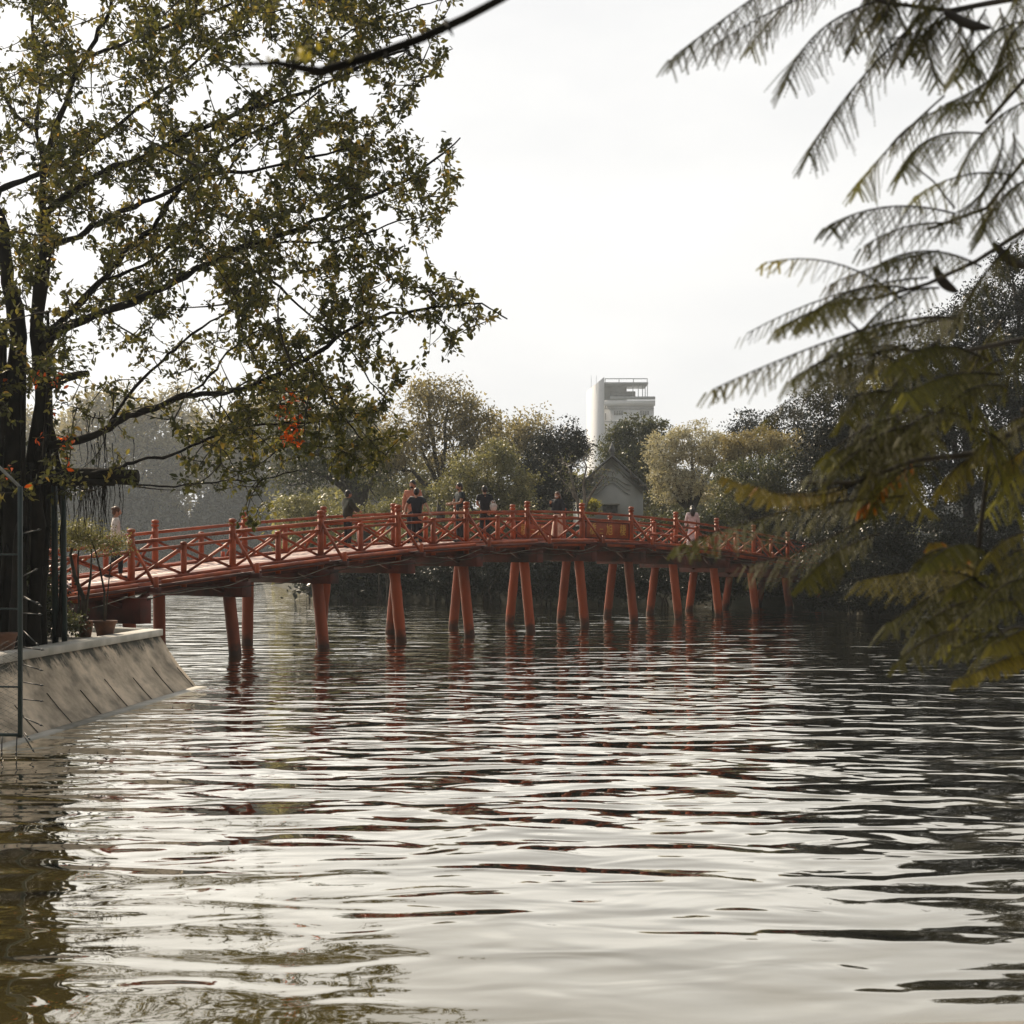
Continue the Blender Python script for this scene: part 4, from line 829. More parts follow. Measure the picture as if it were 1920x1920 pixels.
# ------------------------------------------------------------------ feathery branches close to the camera, top right
def feathery():
    root = empty('feathery_tree', (3.7, 4.4, 0.9), 'out of focus feathery leaved tree reaching in from the right', 'tree')
    mb = MB()
    # trunk stands on the near bank, just out of the picture at the right
    mb.tube([(3.7, 4.2, 0.6), (3.65, 4.3, 1.6), (3.8, 4.5, 3.0), (3.7, 4.7, 4.6), (3.5, 4.8, 6.2)], [0.14, .12, .11, .09, .05], 12)
    st = [([(3.75, 4.45, 2.9), P(2100, 760, 4.5), P(1920, 800, 4.4), P(1820, 852, 4.3), P(1720, 862, 4.2), P(1600, 905, 4.1), P(1500, 905, 4.1)], 8, 3),
          ([P(1856, 830, 4.3), P(1850, 900, 4.3), P(1840, 980, 4.3), P(1828, 1090, 4.3)], 4.5, 4.5),
          ([(3.7, 4.6, 3.9), P(2050, 380, 4.6), P(1920, 432, 4.5), P(1830, 490, 4.4), P(1740, 532, 4.3), P(1640, 560, 4.2)], 6, 3),
          ([(3.75, 4.6, 4.2), P(2040, 240, 4.7), P(1920, 300, 4.6), P(1850, 390, 4.5), P(1740, 430, 4.4)], 5, 3),
          ([(3.6, 4.7, 5.0), P(2000, -20, 4.8), P(1860, 5, 4.7), P(1780, 20, 4.6), P(1660, 5, 4.5), P(1560, -40, 4.4)], 7, 3),
          ([(3.75, 4.5, 3.3), P(2080, 610, 4.5), P(1900, 640, 4.4), P(1790, 662, 4.3), P(1680, 655, 4.2), P(1610, 665, 4.2)], 6, 3),
          ([P(1920, 770, 4.4), P(1980, 740, 4.5), (3.75, 4.45, 3.1)], 7, 6), ([P(1640, 660, 4.2), P(1610, 620, 4.2), P(1580, 590, 4.2)], 3, 2),
          ([P(1828, 1090, 4.3), P(1900, 1130, 4.2), P(1980, 1190, 4.2)], 4, 3), ([P(1850, 230, 4.6), P(1920, 150, 4.7), P(2000, 90, 4.8)], 4, 4),
          ([P(1790, 390, 4.4), P(1750, 340, 4.5), P(1700, 300, 4.5)], 2, 1.5), ([(3.72, 4.5, 2.3), P(2060, 1120, 4.2), P(1960, 1130, 4.2), P(1900, 1110, 4.2)], 5, 3)]
    for pts, r0, r1 in st:
        W = [Vector(p) for p in pts]; n = len(W); mb.tube(W, [((r0+(r1-r0)*i/(n-1))*W[i].y/F) for i in range(n)], 8)
    mb.build('trunk', M_bark_mid, root, smooth=True)
    fr = [  # rachis px polyline start -> tip, distance, pinna length px, tint
        ([(1520, -70), (1400, 5), (1243, 122)], 4.5, 95, .2), ([(1600, -40), (1460, 15), (1318, 98)], 4.4, 85, .1), ([(1660, 0), (1540, 55), (1470, 165)], 4.5, 100, .1),
        ([(1560, -60), (1470, 10), (1400, 100)], 4.6, 70, .1), ([(1740, 20), (1600, 165), (1508, 305)], 4.4, 105, .25), ([(1770, 180), (1660, 285), (1603, 360)], 4.4, 70, .4), ([(1850, 190), (1740, 215), (1660, 285)], 4.5, 60, .45),
        ([(1840, 250), (1740, 262), (1685, 335)], 4.4, 75, .5), ([(1790, 400), (1660, 388), (1538, 432)], 4.3, 80, .15), ([(1800, 420), (1700, 425), (1608, 470)], 4.3, 70, .2),
        ([(1880, 260), (1850, 350), (1770, 410)], 4.4, 85, .2), ([(1900, 250), (1890, 330), (1830, 420)], 4.4, 80, .1), ([(1690, 560), (1560, 492), (1420, 497)], 4.1, 55, .75),
        ([(1740, 520), (1560, 555), (1375, 640)], 4.2, 60, .45), ([(1760, 470), (1640, 500), (1545, 540)], 4.2, 60, .0), ([(1700, 540), (1600, 545), (1490, 610)], 4.1, 70, .65),
        ([(1700, 590), (1500, 660), (1312, 742)], 4.1, 70, .72), ([(1720, 640), (1560, 700), (1420, 800)], 4.1, 80, .3), ([(1760, 600), (1620, 640), (1500, 700)], 4.1, 80, .5),
        ([(1600, 905), (1470, 925), (1350, 890)], 4.0, 40, .93), ([(1600, 910), (1500, 930), (1400, 905)], 4.0, 40, .93), ([(1700, 930), (1480, 958), (1252, 1032)], 4.0, 75, .55),
        ([(1650, 950), (1530, 1020), (1375, 1065)], 4.0, 80, .4), ([(1840, 1070), (1780, 1025), (1742, 1022)], 4.3, 30, .95), ([(1840, 1080), (1780, 1050), (1740, 1068)], 4.3, 30, .92),
        ([(1830, 1085), (1740, 1070), (1600, 1092)], 4.2, 75, .8), ([(1830, 1090), (1760, 1110), (1650, 1180)], 4.2, 85, .4), ([(1980, 800), (1910, 850), (1862, 885)], 4.2, 40, .93),
        ([(1990, 990), (1900, 1005), (1850, 1050)], 4.2, 70, .75), ([(2000, 1040), (1900, 1060), (1840, 1120)], 4.2, 80, .6), ([(2000, 1150), (1920, 1180), (1850, 1215)], 4.2, 50, .75),
        ([(2000, 1210), (1900, 1230), (1785, 1282)], 4.1, 35, .85), ([(1720, 862), (1700, 900), (1740, 960)], 4.2, 65, .7), ([(1720, 862), (1650, 880), (1640, 960)], 4.2, 65, .5),
        ([(1700, 780), (1600, 830), (1500, 905)], 4.1, 70, .6), ([(1740, 760), (1640, 800), (1560, 870)], 4.1, 80, .45), ([(1800, 800), (1880, 830), (1900, 900)], 4.2, 60, .65),
        ([(1650, 1000), (1560, 1040), (1500, 1100)], 4.1, 60, .3), ([(1880, 1120), (1780, 1140), (1700, 1210)], 4.2, 80, .35), ([(1920, 40), (1850, 70), (1800, 140)], 4.5, 70, .4),
        ([(1950, 90), (1880, 110), (1840, 200)], 4.6, 70, .4), ([(1700, 5), (1650, 30), (1620, 60)], 4.5, 70, .1), ([(1780, 20), (1740, 70), (1760, 160)], 4.6, 65, .1), ([(1740, 15), (1700, 60), (1680, 120)], 4.6, 65, .05),
        ([(1820, 20), (1800, 80), (1850, 140)], 4.6, 60, .05), ([(1960, 180), (1860, 230), (1800, 330)], 4.5, 75, .5), ([(1900, 330), (1800, 330), (1700, 380)], 4.4, 75, .45), ([(1960, 320), (1880, 370), (1840, 450)], 4.5, 80, .3),
        ([(1960, 30), (1900, 60), (1870, 150)], 4.5, 80, .3), ([(1900, 110), (1840, 160), (1760, 200)], 4.5, 75, .35), ([(1840, 500), (1740, 470), (1640, 500)], 4.3, 75, .3), ([(1760, 540), (1680, 560), (1600, 640)], 4.2, 85, .5),
        ([(1920, 440), (1840, 520), (1790, 620)], 4.3, 85, .4), ([(1680, 0), (1620, 10), (1560, 60)], 4.5, 80, .15), ([(1850, 10), (1760, 40), (1700, 110)], 4.55, 80, .05), ([(1800, 15), (1720, 60), (1650, 70)], 4.5, 75, .05),
        ([(1820, 600), (1700, 600), (1560, 640)], 4.2, 85, .6), ([(1640, 560), (1560, 570), (1450, 620)], 4.1, 70, .7), ([(1700, 650), (1590, 660), (1470, 720)], 4.1, 85, .65),
        ([(1860, 850), (1800, 870), (1760, 930)], 4.2, 55, .8), ([(1720, 860), (1640, 930), (1610, 960)], 4.1, 30, 1.0)]
    rg = np.random.default_rng(11)
    # the thick part of the foliage: more fronds starting along the stems
    for i in range(36):
        x = rg.uniform(1640, 1960); y = rg.uniform(590, 900)
        if y < 700 and x < 1700: continue
        a = rg.choice([rg.uniform(165, 235), rg.uniform(200, 300), rg.uniform(-60, 20)], p=[.78, .16, .06]); L_ = rg.uniform(110, 210); ex = x+L_*math.cos(R(a)); ey = y-L_*math.sin(R(a))+60*rg.random()
        fr.append(([(x, y), ((x+ex)/2, (y+ey)/2-rg.uniform(10, 35)), (ex, ey)], rg.uniform(3.9, 4.7), rg.uniform(55, 85), rg.uniform(0, .7)))
    for i in range(14):
        x = rg.uniform(1820, 2000); y = rg.uniform(980, 1230); a = rg.uniform(160, 215); L_ = rg.uniform(110, 180)
        fr.append(([(x, y), (x+L_*.5*math.cos(R(a)), y-L_*.5*math.sin(R(a))-15), (x+L_*math.cos(R(a)), y-L_*math.sin(R(a))+30)], rg.uniform(4.0, 4.4), rg.uniform(50, 75), rg.uniform(.1, .6)))
    for i in range(12):
        x = rg.uniform(1620, 1960); y = rg.uniform(-70, 20); a = rg.uniform(190, 300); L_ = rg.uniform(90, 170)
        fr.append(([(x, y), (x+L_*.5*math.cos(R(a)), y-L_*.45*math.sin(R(a))), (x+L_*math.cos(R(a)), y-L_*math.sin(R(a)))], rg.uniform(4.4, 4.8), rg.uniform(50, 75), rg.uniform(.0, .3)))
    rc = MB(); LP = []; LD = []; LN = []; LL = []; LW = []; LT = []
    for pts, Y, pl_, tn in fr:
        n = 30; q = np.linspace(0, 1, n)[:, None]
        jy = rg.normal(0, .18)
        A, B, Cc = [np.array(P(p[0], p[1], Y+dy)) for p, dy in zip(pts, (0.12, 0, jy-.1))]
        Cm = 2*B-0.5*A-0.5*Cc
        S = A*(1-q)**2+2*Cm*q*(1-q)+Cc*q**2
        rc.tube(S[::3], np.linspace(0.0035, 0.0016, len(S[::3])), 5)
        T = np.gradient(S, axis=0); T = unit(T)
        # pinna plane: mostly across the view with a share hanging down
        side0 = np.array([rg.normal(0, .2), -1.0, rg.normal(0, .35)]); 
        Lr = np.linalg.norm(Cc-A); npn = int(max(7, Lr/0.021))
        for sgn in (1, -1):
            for i in range(npn):
                u = 0.10+0.89*(i+0.5*(sgn > 0))/npn; j = min(n-1, int(u*(n-1))); b = S[j]
                pd = T[j]
                across = np.cross(pd, np.array([0, 0, 1.0])); across /= np.linalg.norm(across)+1e-9   # roughly horizontal
                ln = pl_*Y/F*(math.sin(math.pi*(0.12+0.80*u))**0.7)*rg.uniform(.72, 1.12)
                dv = unit(across*sgn*0.60+np.array([0, 0, -0.75])*(1.0 if sgn > 0 else 0.85)+pd*0.50+rg.normal(0, .11, 3))
                if rg.random() < 0.05: continue
                m = 15; qq = np.linspace(0.04, 1, m)[:, None]
                pin = b+dv*ln*qq+np.array([0, 0, -0.12*ln])*qq**2
                rc.tube([b, pin[m//2], pin[-1]], [0.0011, 0.0009, 0.0006], 3, cap=False)
                for sg2 in (1, -1):
                    nn = unit(np.cross(dv, across)+rg.normal(0, .15, 3)); s2 = unit(np.cross(dv, nn))
                    LP.append(pin); LD.append(np.repeat((s2*sg2+dv*0.45)[None], m, 0)); LN.append(np.repeat(nn[None], m, 0))
                    LL.append(np.full(m, 0.0066)*(1-0.35*qq[:, 0])); LW.append(np.full(m, 0.0042)); LT.append(np.full(m, np.clip(tn+rg.normal(0, .02), 0, 1)))
    rc.build('leaf_stalks', M_twig, root)
    V, fs, ta = leaves(np.concatenate(LP), np.concatenate(LD), np.concatenate(LN), np.concatenate(LL), np.concatenate(LW), np.concatenate(LT), False)
    mesh_obj('crown', V, fs, M_frond, root, attrs={'tint': ta})
    # brown seed pods
    for (a, b) in (((1752, 500), (1797, 548)), ((1862, 455), (1925, 500)), ((1770, 20), (1858, 52))):
        pa, pb = P(*a, 4.4), P(*b, 4.4); V = []; n = 12
        d = (pb-pa); nr = Vector((d.z, 0, -d.x)).normalized()
        for i in range(n):
            q = i/(n-1); c = pa.lerp(pb, q)+nr*0.012*math.sin(q*3); wd = 0.016*math.sin(math.pi*min(1, max(0.06, q*.96+.03)))**0.5
            for s_, t_ in ((1, 0), (0, 1), (-1, 0), (0, -1)): V.append(c+nr*wd*s_+Vector((0, .004*t_, 0)))
        Q = [[4*i+j, 4*i+(j+1) % 4, 4*i+4+(j+1) % 4, 4*i+4+j] for i in range(n-1) for j in range(4)]
        mesh_obj('seed_pod', [tuple(v) for v in V], [Q+[[3, 2, 1, 0], [4*n-4, 4*n-3, 4*n-2, 4*n-1]]], M_bark_mid, root, smooth=True)
    # overhead twig crossing the top of the picture
feathery()

def overhead_twig():
    root = empty('overhanging_branch', (3.52, 4.75, 6.1), 'dark blurred bare branch crossing the sky at the top, with yellow leaves at its tip', 'branch')
    Yb = 3.1; mb = MB()
    px = [(1500, -430), (1250, -260), (1080, -90), (940, -2), (870, 35), (790, 72), (700, 105), (600, 135), (520, 118), (440, 122)]
    W = [P(x, y, Yb) for x, y in px]; W[0] = Vector((3.52, 4.75, 6.1))
    mb.tube(W, [0.026, .016, .011, .0085, .009, .0095, .0100, .0105, .006, .003], 10)
    for x, y in ((835, 40), (760, 88), (720, 96), (660, 118)):
        mb.tube([P(x, y, Yb), P(x+14, y+26, Yb-.03)], [0.006, .002], 6)
    mb.build('twig', M_bark, root, smooth=True)
    rg = np.random.default_rng(3); n = 20
    pb = np.array([tuple(P(rg.normal(575, 26), rg.normal(98, 12), Yb+rg.normal(0, .05))) for _ in range(n)])
    V, fs, ta = leaves(pb, rg.normal(size=(n, 3))+np.array([0, 0, -.3]), rg.normal(size=(n, 3)), rg.uniform(.016, .028, n), rg.uniform(.009, .013, n), np.full(n, .80), True)
    mesh_obj('crown', V, fs, M_frond, root, attrs={'tint': ta})
overhead_twig()
#==SPLIT==
# ------------------------------------------------------------------ left bank: fence, posts, pots
def fence():
    Y = 18.5; k = Y/F
    root = empty('spiked_fence', P(38, 1380, Y), 'dark green wire mesh fence post with rows of spikes standing at the water edge', 'fence')
    mb = MB(); mb.beam(P(38, 1383, Y), P(38, 912, Y), 0.05, 0.05, up=(0, 1, 0), bev=0.004); mb.build('post', M_greenmetal, root)
    for y, r in ((1378, .022), (1288, .012), (1142, .012), (1040, .010)):
        mb = MB(); mb.tube([P(38, y, Y), P(-160, y-2, Y-0.5)], r, 8); mb.build('rail', M_greenmetal, root)
    mb = MB(); mb.beam(P(38, 914, Y), P(-80, 800, Y-0.1), 0.035, 0.035); mb.build('rail', M_steel, root)
    mb = MB(); wr = 0.0017
    z0, z1 = P(0, 1376, Y).z, P(0, 1200, Y).z; x0, x1 = P(-120, 0, Y).x, P(38, 0, Y).x; stp = 0.065; hgt = z1-z0; wid = x1-x0
    for s in (1, -1):
        for c in np.arange(-hgt-wid, hgt+wid, stp):
            p = []
            for q in np.linspace(0, 1, 2):
                pass
            # line x = x0 + t, z = z0 + s*0.62*t + c clipped to the panel
            ta = [(0-c)/(s*.62), (hgt-c)/(s*.62)]; a, b = max(0, min(ta)), min(wid, max(ta))
            if b-a > 0.03: mb.tube([(x0+a, Y-0.5+0.5*(a/wid), z0+s*.62*a+c), (x0+b, Y-0.5+0.5*(b/wid), z0+s*.62*b+c)], wr, 4, cap=False)
    mb.build('wire_mesh', M_wire, root)
    sp = [((44, 1118), (80, 1138)), ((44, 1121), (75, 1132)), ((44, 1150), (80, 1152)), ((44, 1183), (74, 1212)), ((44, 1214), (84, 1219)), ((44, 1246), (82, 1258)), ((44, 1279), (83, 1286)), ((44, 1311), (83, 1315)), ((44, 1345), (82, 1362)),
          ((44, 1378), (65, 1412)), ((32, 1378), (30, 1420)), ((4, 1376), (3, 1420)), ((46, 1374), (57, 1388)), ((44, 1080), (72, 1066)), ((44, 1000), (78, 992))]
    for a, b in sp:
        A, B = P(*a, Y), P(*b, Y-.15); d = (B-A).normalized(); mb = MB()
        mb.tube([A, B-d*.05], 0.008, 6); mb.tube([B-d*.07, B-d*.05, B], [0.008, .015, .001], 6); mb.build('spike', M_wire, root)
fence()
for k_, (x, y0, rr_, lab) in enumerate(((104, 1202, 0.052, 'thick dark green steel post before the tree trunks, left one of the pair'), (121, 1196, 0.045, 'slimmer dark green steel post right beside the thicker one'))):
    b = P(x, y0, 24.3); b.z = 0.96; r = empty('steel_post', b, lab, 'post', 'green steel posts propping the tree')
    mb = MB(); mb.tube([b, Vector((b.x+0.1, b.y-.4, P(0, 905, 23.9).z))], rr_, 12); mb.build('pole', M_greenmetal, r, smooth=True)
    mb = MB(); mb.box((b.x, b.y, b.z+.012), (1, 0, 0), (0, 1, 0), (0, 0, 1), .10, .10, .012); mb.build('base_plate', M_greenmetal, r)

def pot_tree(x, ybase, Y, w_px, h_px, fol, lab, kind='olive', nclu=60, stem=0.03):
    """pot standing on the bank with a small tree; fol = foliage lobes in px"""
    k = Y/F; b = P(x, ybase, Y); b.z = 0.965
    r = empty('plant_pot', b, lab, 'pot', 'potted plants on the bank'); mb = MB(); R_ = w_px/2*k; H = h_px*k
    mb.lathe(b, [(R_*.62, 0), (R_*.70, H*.3), (R_*.84, H*.7), (R_*.90, H*.84), (R_*1.0, H*.88), (R_*1.02, H), (R_*.9, H*1.0), (R_*.86, H*.93), (0.01, H*.92)], 22); mb.build('pot', M_terracotta, r, smooth=False)
    return r
pt1 = pot_tree(197, 1190, 26.2, 45, 34, None, 'brown clay pot with scalloped rim nearest the wall corner')
pt2 = pot_tree(160, 1193, 26.8, 34, 30, None, 'smaller brown clay pot left of the one at the corner, a leaning stem above it')
pt3 = pot_tree(58, 1218, 24.4, 40, 34, None, 'clay pot in shade beside the green steel posts')
pt4 = pot_tree(8, 1240, 22.2, 50, 42, None, 'dark clay pot at the left picture edge behind the fence')
def small_tree(x, Y, z, stems, blobs, kind, lab, nclu, ls=0.045, per=26, spread=0.12, bark=None, grp='small trees and shrubs on the left bank', name='potted_tree'):
    rg = np.random.default_rng(int(x*3+Y)); base = P(x, 0, Y); base.z = z
    root = empty(name, base, lab, 'small tree', grp); mb = MB(); nodes = []
    for st, r0, r1 in stems:
        S = np.array([tuple(P(a, b, Y+rg.normal(0, .05))) for a, b in st]); S[0] = (S[0][0], Y, z); mb.tube(S, np.linspace(r0, r1, len(S)), 8)
        s_ = np.linspace(0, len(S)-1, 12); nodes += [tuple(S[min(int(q), len(S)-2)]*(1-(q-min(int(q), len(S)-2)))+S[min(int(q), len(S)-2)+1]*(q-min(int(q), len(S)-2))) for q in s_[5:]]
    k = Y/F; cen = np.array([tuple(P(a, b, Y)) for a, b, _, _ in blobs]); rad = np.array([(a*k, max(a, b)*k*.9, b*k) for _, _, a, b in blobs]); pr = rad[:, 0]*rad[:, 2]; pr /= pr.sum()
    idx = rg.choice(len(cen), nclu, p=pr); v = unit(rg.normal(size=(nclu, 3))); pts = cen[idx]+v*rad[idx]*(rg.uniform(.3, 1, nclu)[:, None])
    for pl, kk, L_ in greedy_twigs(nodes, pts): mb.tube(pl, np.linspace(.006, .002, len(pl)), 4, cap=False)
    mb.build('trunk', bark or M_bark_mid, root, smooth=True)
    n = nclu*per; ci = np.repeat(np.arange(nclu), per); pb = pts[ci]+rg.normal(0, spread, (n, 3)); ln = ls*rg.uniform(.7, 1.3, n)
    V, fs, tt = leaves(pb, rg.normal(size=(n, 3)), rg.normal(size=(n, 3))+np.array([0, 0, .8]), ln, ln*.55, np.clip(rg.random(nclu)[ci]*.5+rg.random(n)*.5, 0, 1), False)
    mesh_obj('crown', V, fs, LM[kind], root, attrs={'tint': tt})
small_tree(197, 26.2, 1.22, [([(195, 1160), (196, 1110), (188, 1070), (178, 1030), (165, 1000)], .022, .012), ([(195, 1130), (205, 1080), (210, 1040)], .014, .008)], [(170, 1008, 36, 18), (205, 1018, 30, 16), (140, 998, 26, 18), (230, 1020, 16, 9)], 'olive', 'thin leafed small tree growing in the clay pot at the wall corner', 120, 0.042, 26, 0.09)
small_tree(160, 26.8, 1.20, [([(160, 1165), (156, 1120), (140, 1080), (132, 1040), (140, 1010)], .05, .02), ([(158, 1130), (170, 1080), (172, 1030)], .03, .012), ([(150, 1100), (146, 1050), (150, 1005)], .02, .01)], [(150, 1000, 30, 18), (120, 1010, 30, 22), (175, 1020, 22, 14)], 'olive', 'small leaning tree with forked grey stem in the smaller clay pot', 90, 0.042, 26, 0.09)
small_tree(70, 25.6, 0.96, [([(70, 1200), (66, 1120), (60, 1040), (70, 970)], .03, .012)], [(60, 1000, 45, 55), (80, 1090, 40, 60), (60, 1150, 60, 40), (20, 1080, 40, 70)], 'dark', 'dark bushy shrub under the tree trunks beside the end of the bridge', 260, 0.06, 36, 0.12, name='bank_shrub')
small_tree(20, 25.0, 0.96, [([(20, 1200), (16, 1120), (20, 1040), (10, 960)], .03, .012)], [(10, 980, 45, 60), (0, 1060, 50, 60), (10, 1150, 60, 50)], 'dark', 'dark bushy shrub behind the fence at the left picture edge', 220, 0.06, 36, 0.12, name='bank_shrub')
small_tree(100, 26.6, 0.96, [([(100, 1190), (98, 1150), (95, 1120)], .02, .01)], [(100, 1165, 40, 24), (140, 1172, 26, 14), (70, 1175, 30, 20)], 'green', 'low green leafy plant at the foot of the green steel posts', 110, 0.07, 26, 0.09, name='bank_shrub')
small_tree(55, 25.2, 0.96, [([(60, 1180), (58, 1120), (60, 1075)], .012, .006)], [(60, 1085, 30, 20), (75, 1120, 28, 16)], 'green', 'spiky light green plant beside the fence spikes', 60, 0.13, 10, 0.06, name='bank_shrub')
small_tree(88, 27.2, 0.96, [([(88, 1190), (90, 1080), (80, 980)], .02, .01)], [(85, 985, 30, 22), (75, 960, 20, 16), (60, 985, 25, 15)], 'olive', 'small yellow green leafed tree between the trunks and the pots', 60, 0.05, 22, 0.09, name='bank_shrub')
#==SPLIT==
# ------------------------------------------------------------------ people on the bridge
def cloth(name, c, c2=None, scale=14):
    return noise_mat(name, c, c2 or tuple(v*.7 for v in c), scale, 0.85, 4)
M_skin = noise_mat('skin', (0.42, 0.22, 0.14), (0.36, 0.18, 0.11), 8, 0.5)
M_hair = noise_mat('black_hair', (0.018, 0.014, 0.012), (0.01, 0.008, 0.007), 20, 0.45)
M_hairb = noise_mat('brown_hair', (0.13, 0.05, 0.018), (0.05, 0.02, 0.01), 20, 0.5)
K = dict(black=cloth('black_cloth', (0.014, 0.018, 0.026)), navy=cloth('navy_cloth', (0.012, 0.018, 0.030)), dgreen=cloth('dark_green_cloth', (0.035, 0.04, 0.028)), pink=cloth('salmon_cloth', (0.55, 0.22, 0.14)),
         white=cloth('white_cloth', (0.75, 0.72, 0.68)), polo=cloth('dark_teal_cloth', (0.022, 0.036, 0.042)), jeans=cloth('dark_denim', (0.02, 0.028, 0.045)), cream=cloth('cream_cloth', (0.70, 0.56, 0.45)), rose=cloth('pale_rose_cloth', (0.72, 0.60, 0.62)), khaki=cloth('khaki_cloth', (0.45, 0.33, 0.2)))
def grow(name, chains, mat, parent, levels=2, extra=None):
    """one smooth surface grown along a tree of joints; chains: list of [(key, pos, radius), ...], shared keys join"""
    ids = {}; co = []; rad = []; E = []
    for ch in chains:
        prev = None
        for key, p, r in ch:
            if key not in ids: ids[key] = len(co); co.append(p); rad.append(r)
            if prev is not None and prev != ids[key] and (prev, ids[key]) not in E: E.append((prev, ids[key]))
            prev = ids[key]
    me = bpy.data.meshes.new(name); me.from_pydata([tuple(p) for p in co], E, [])
    o = bpy.data.objects.new(name, me); C.objects.link(o)
    sk = o.modifiers.new('skin', 'SKIN'); sk.use_smooth_shade = True
    if not me.skin_vertices: bm = bmesh.new(); bm.from_mesh(me); bm.verts.layers.skin.verify(); bm.to_mesh(me); bm.free()
    for i, v in enumerate(me.skin_vertices[0].data):
        r = rad[i]; v.radius = (r, r) if np.isscalar(r) else r; v.use_root = (i == 0)
    o.modifiers.new('sub', 'SUBSURF').levels = levels; o.modifiers['sub'].render_levels = levels
    dg = bpy.context.evaluated_depsgraph_get(); dg.update()
    m2 = bpy.data.meshes.new_from_object(o.evaluated_get(dg)); bpy.data.objects.remove(o)
    if extra is not None and extra.n:
        n0 = len(m2.vertices); V = np.zeros(n0*3, np.float32); m2.vertices.foreach_get('co', V)
        Fs = [list(p.vertices) for p in m2.polygons]
        Fs += [[int(q)+n0 for q in f] for a in extra.F.values() for arr in a for f in arr]
        m3 = bpy.data.meshes.new(name); m3.from_pydata([tuple(v) for v in V.reshape(-1, 3)]+[tuple(v) for v in np.concatenate(extra.V)], [], Fs); m2 = m3
    m2.polygons.foreach_set('use_smooth', np.ones(len(m2.polygons), bool)); m2.materials.clear(); m2.materials.append(mat)
    o = bpy.data.objects.new(name, m2); C.objects.link(o); o.parent = parent; return o

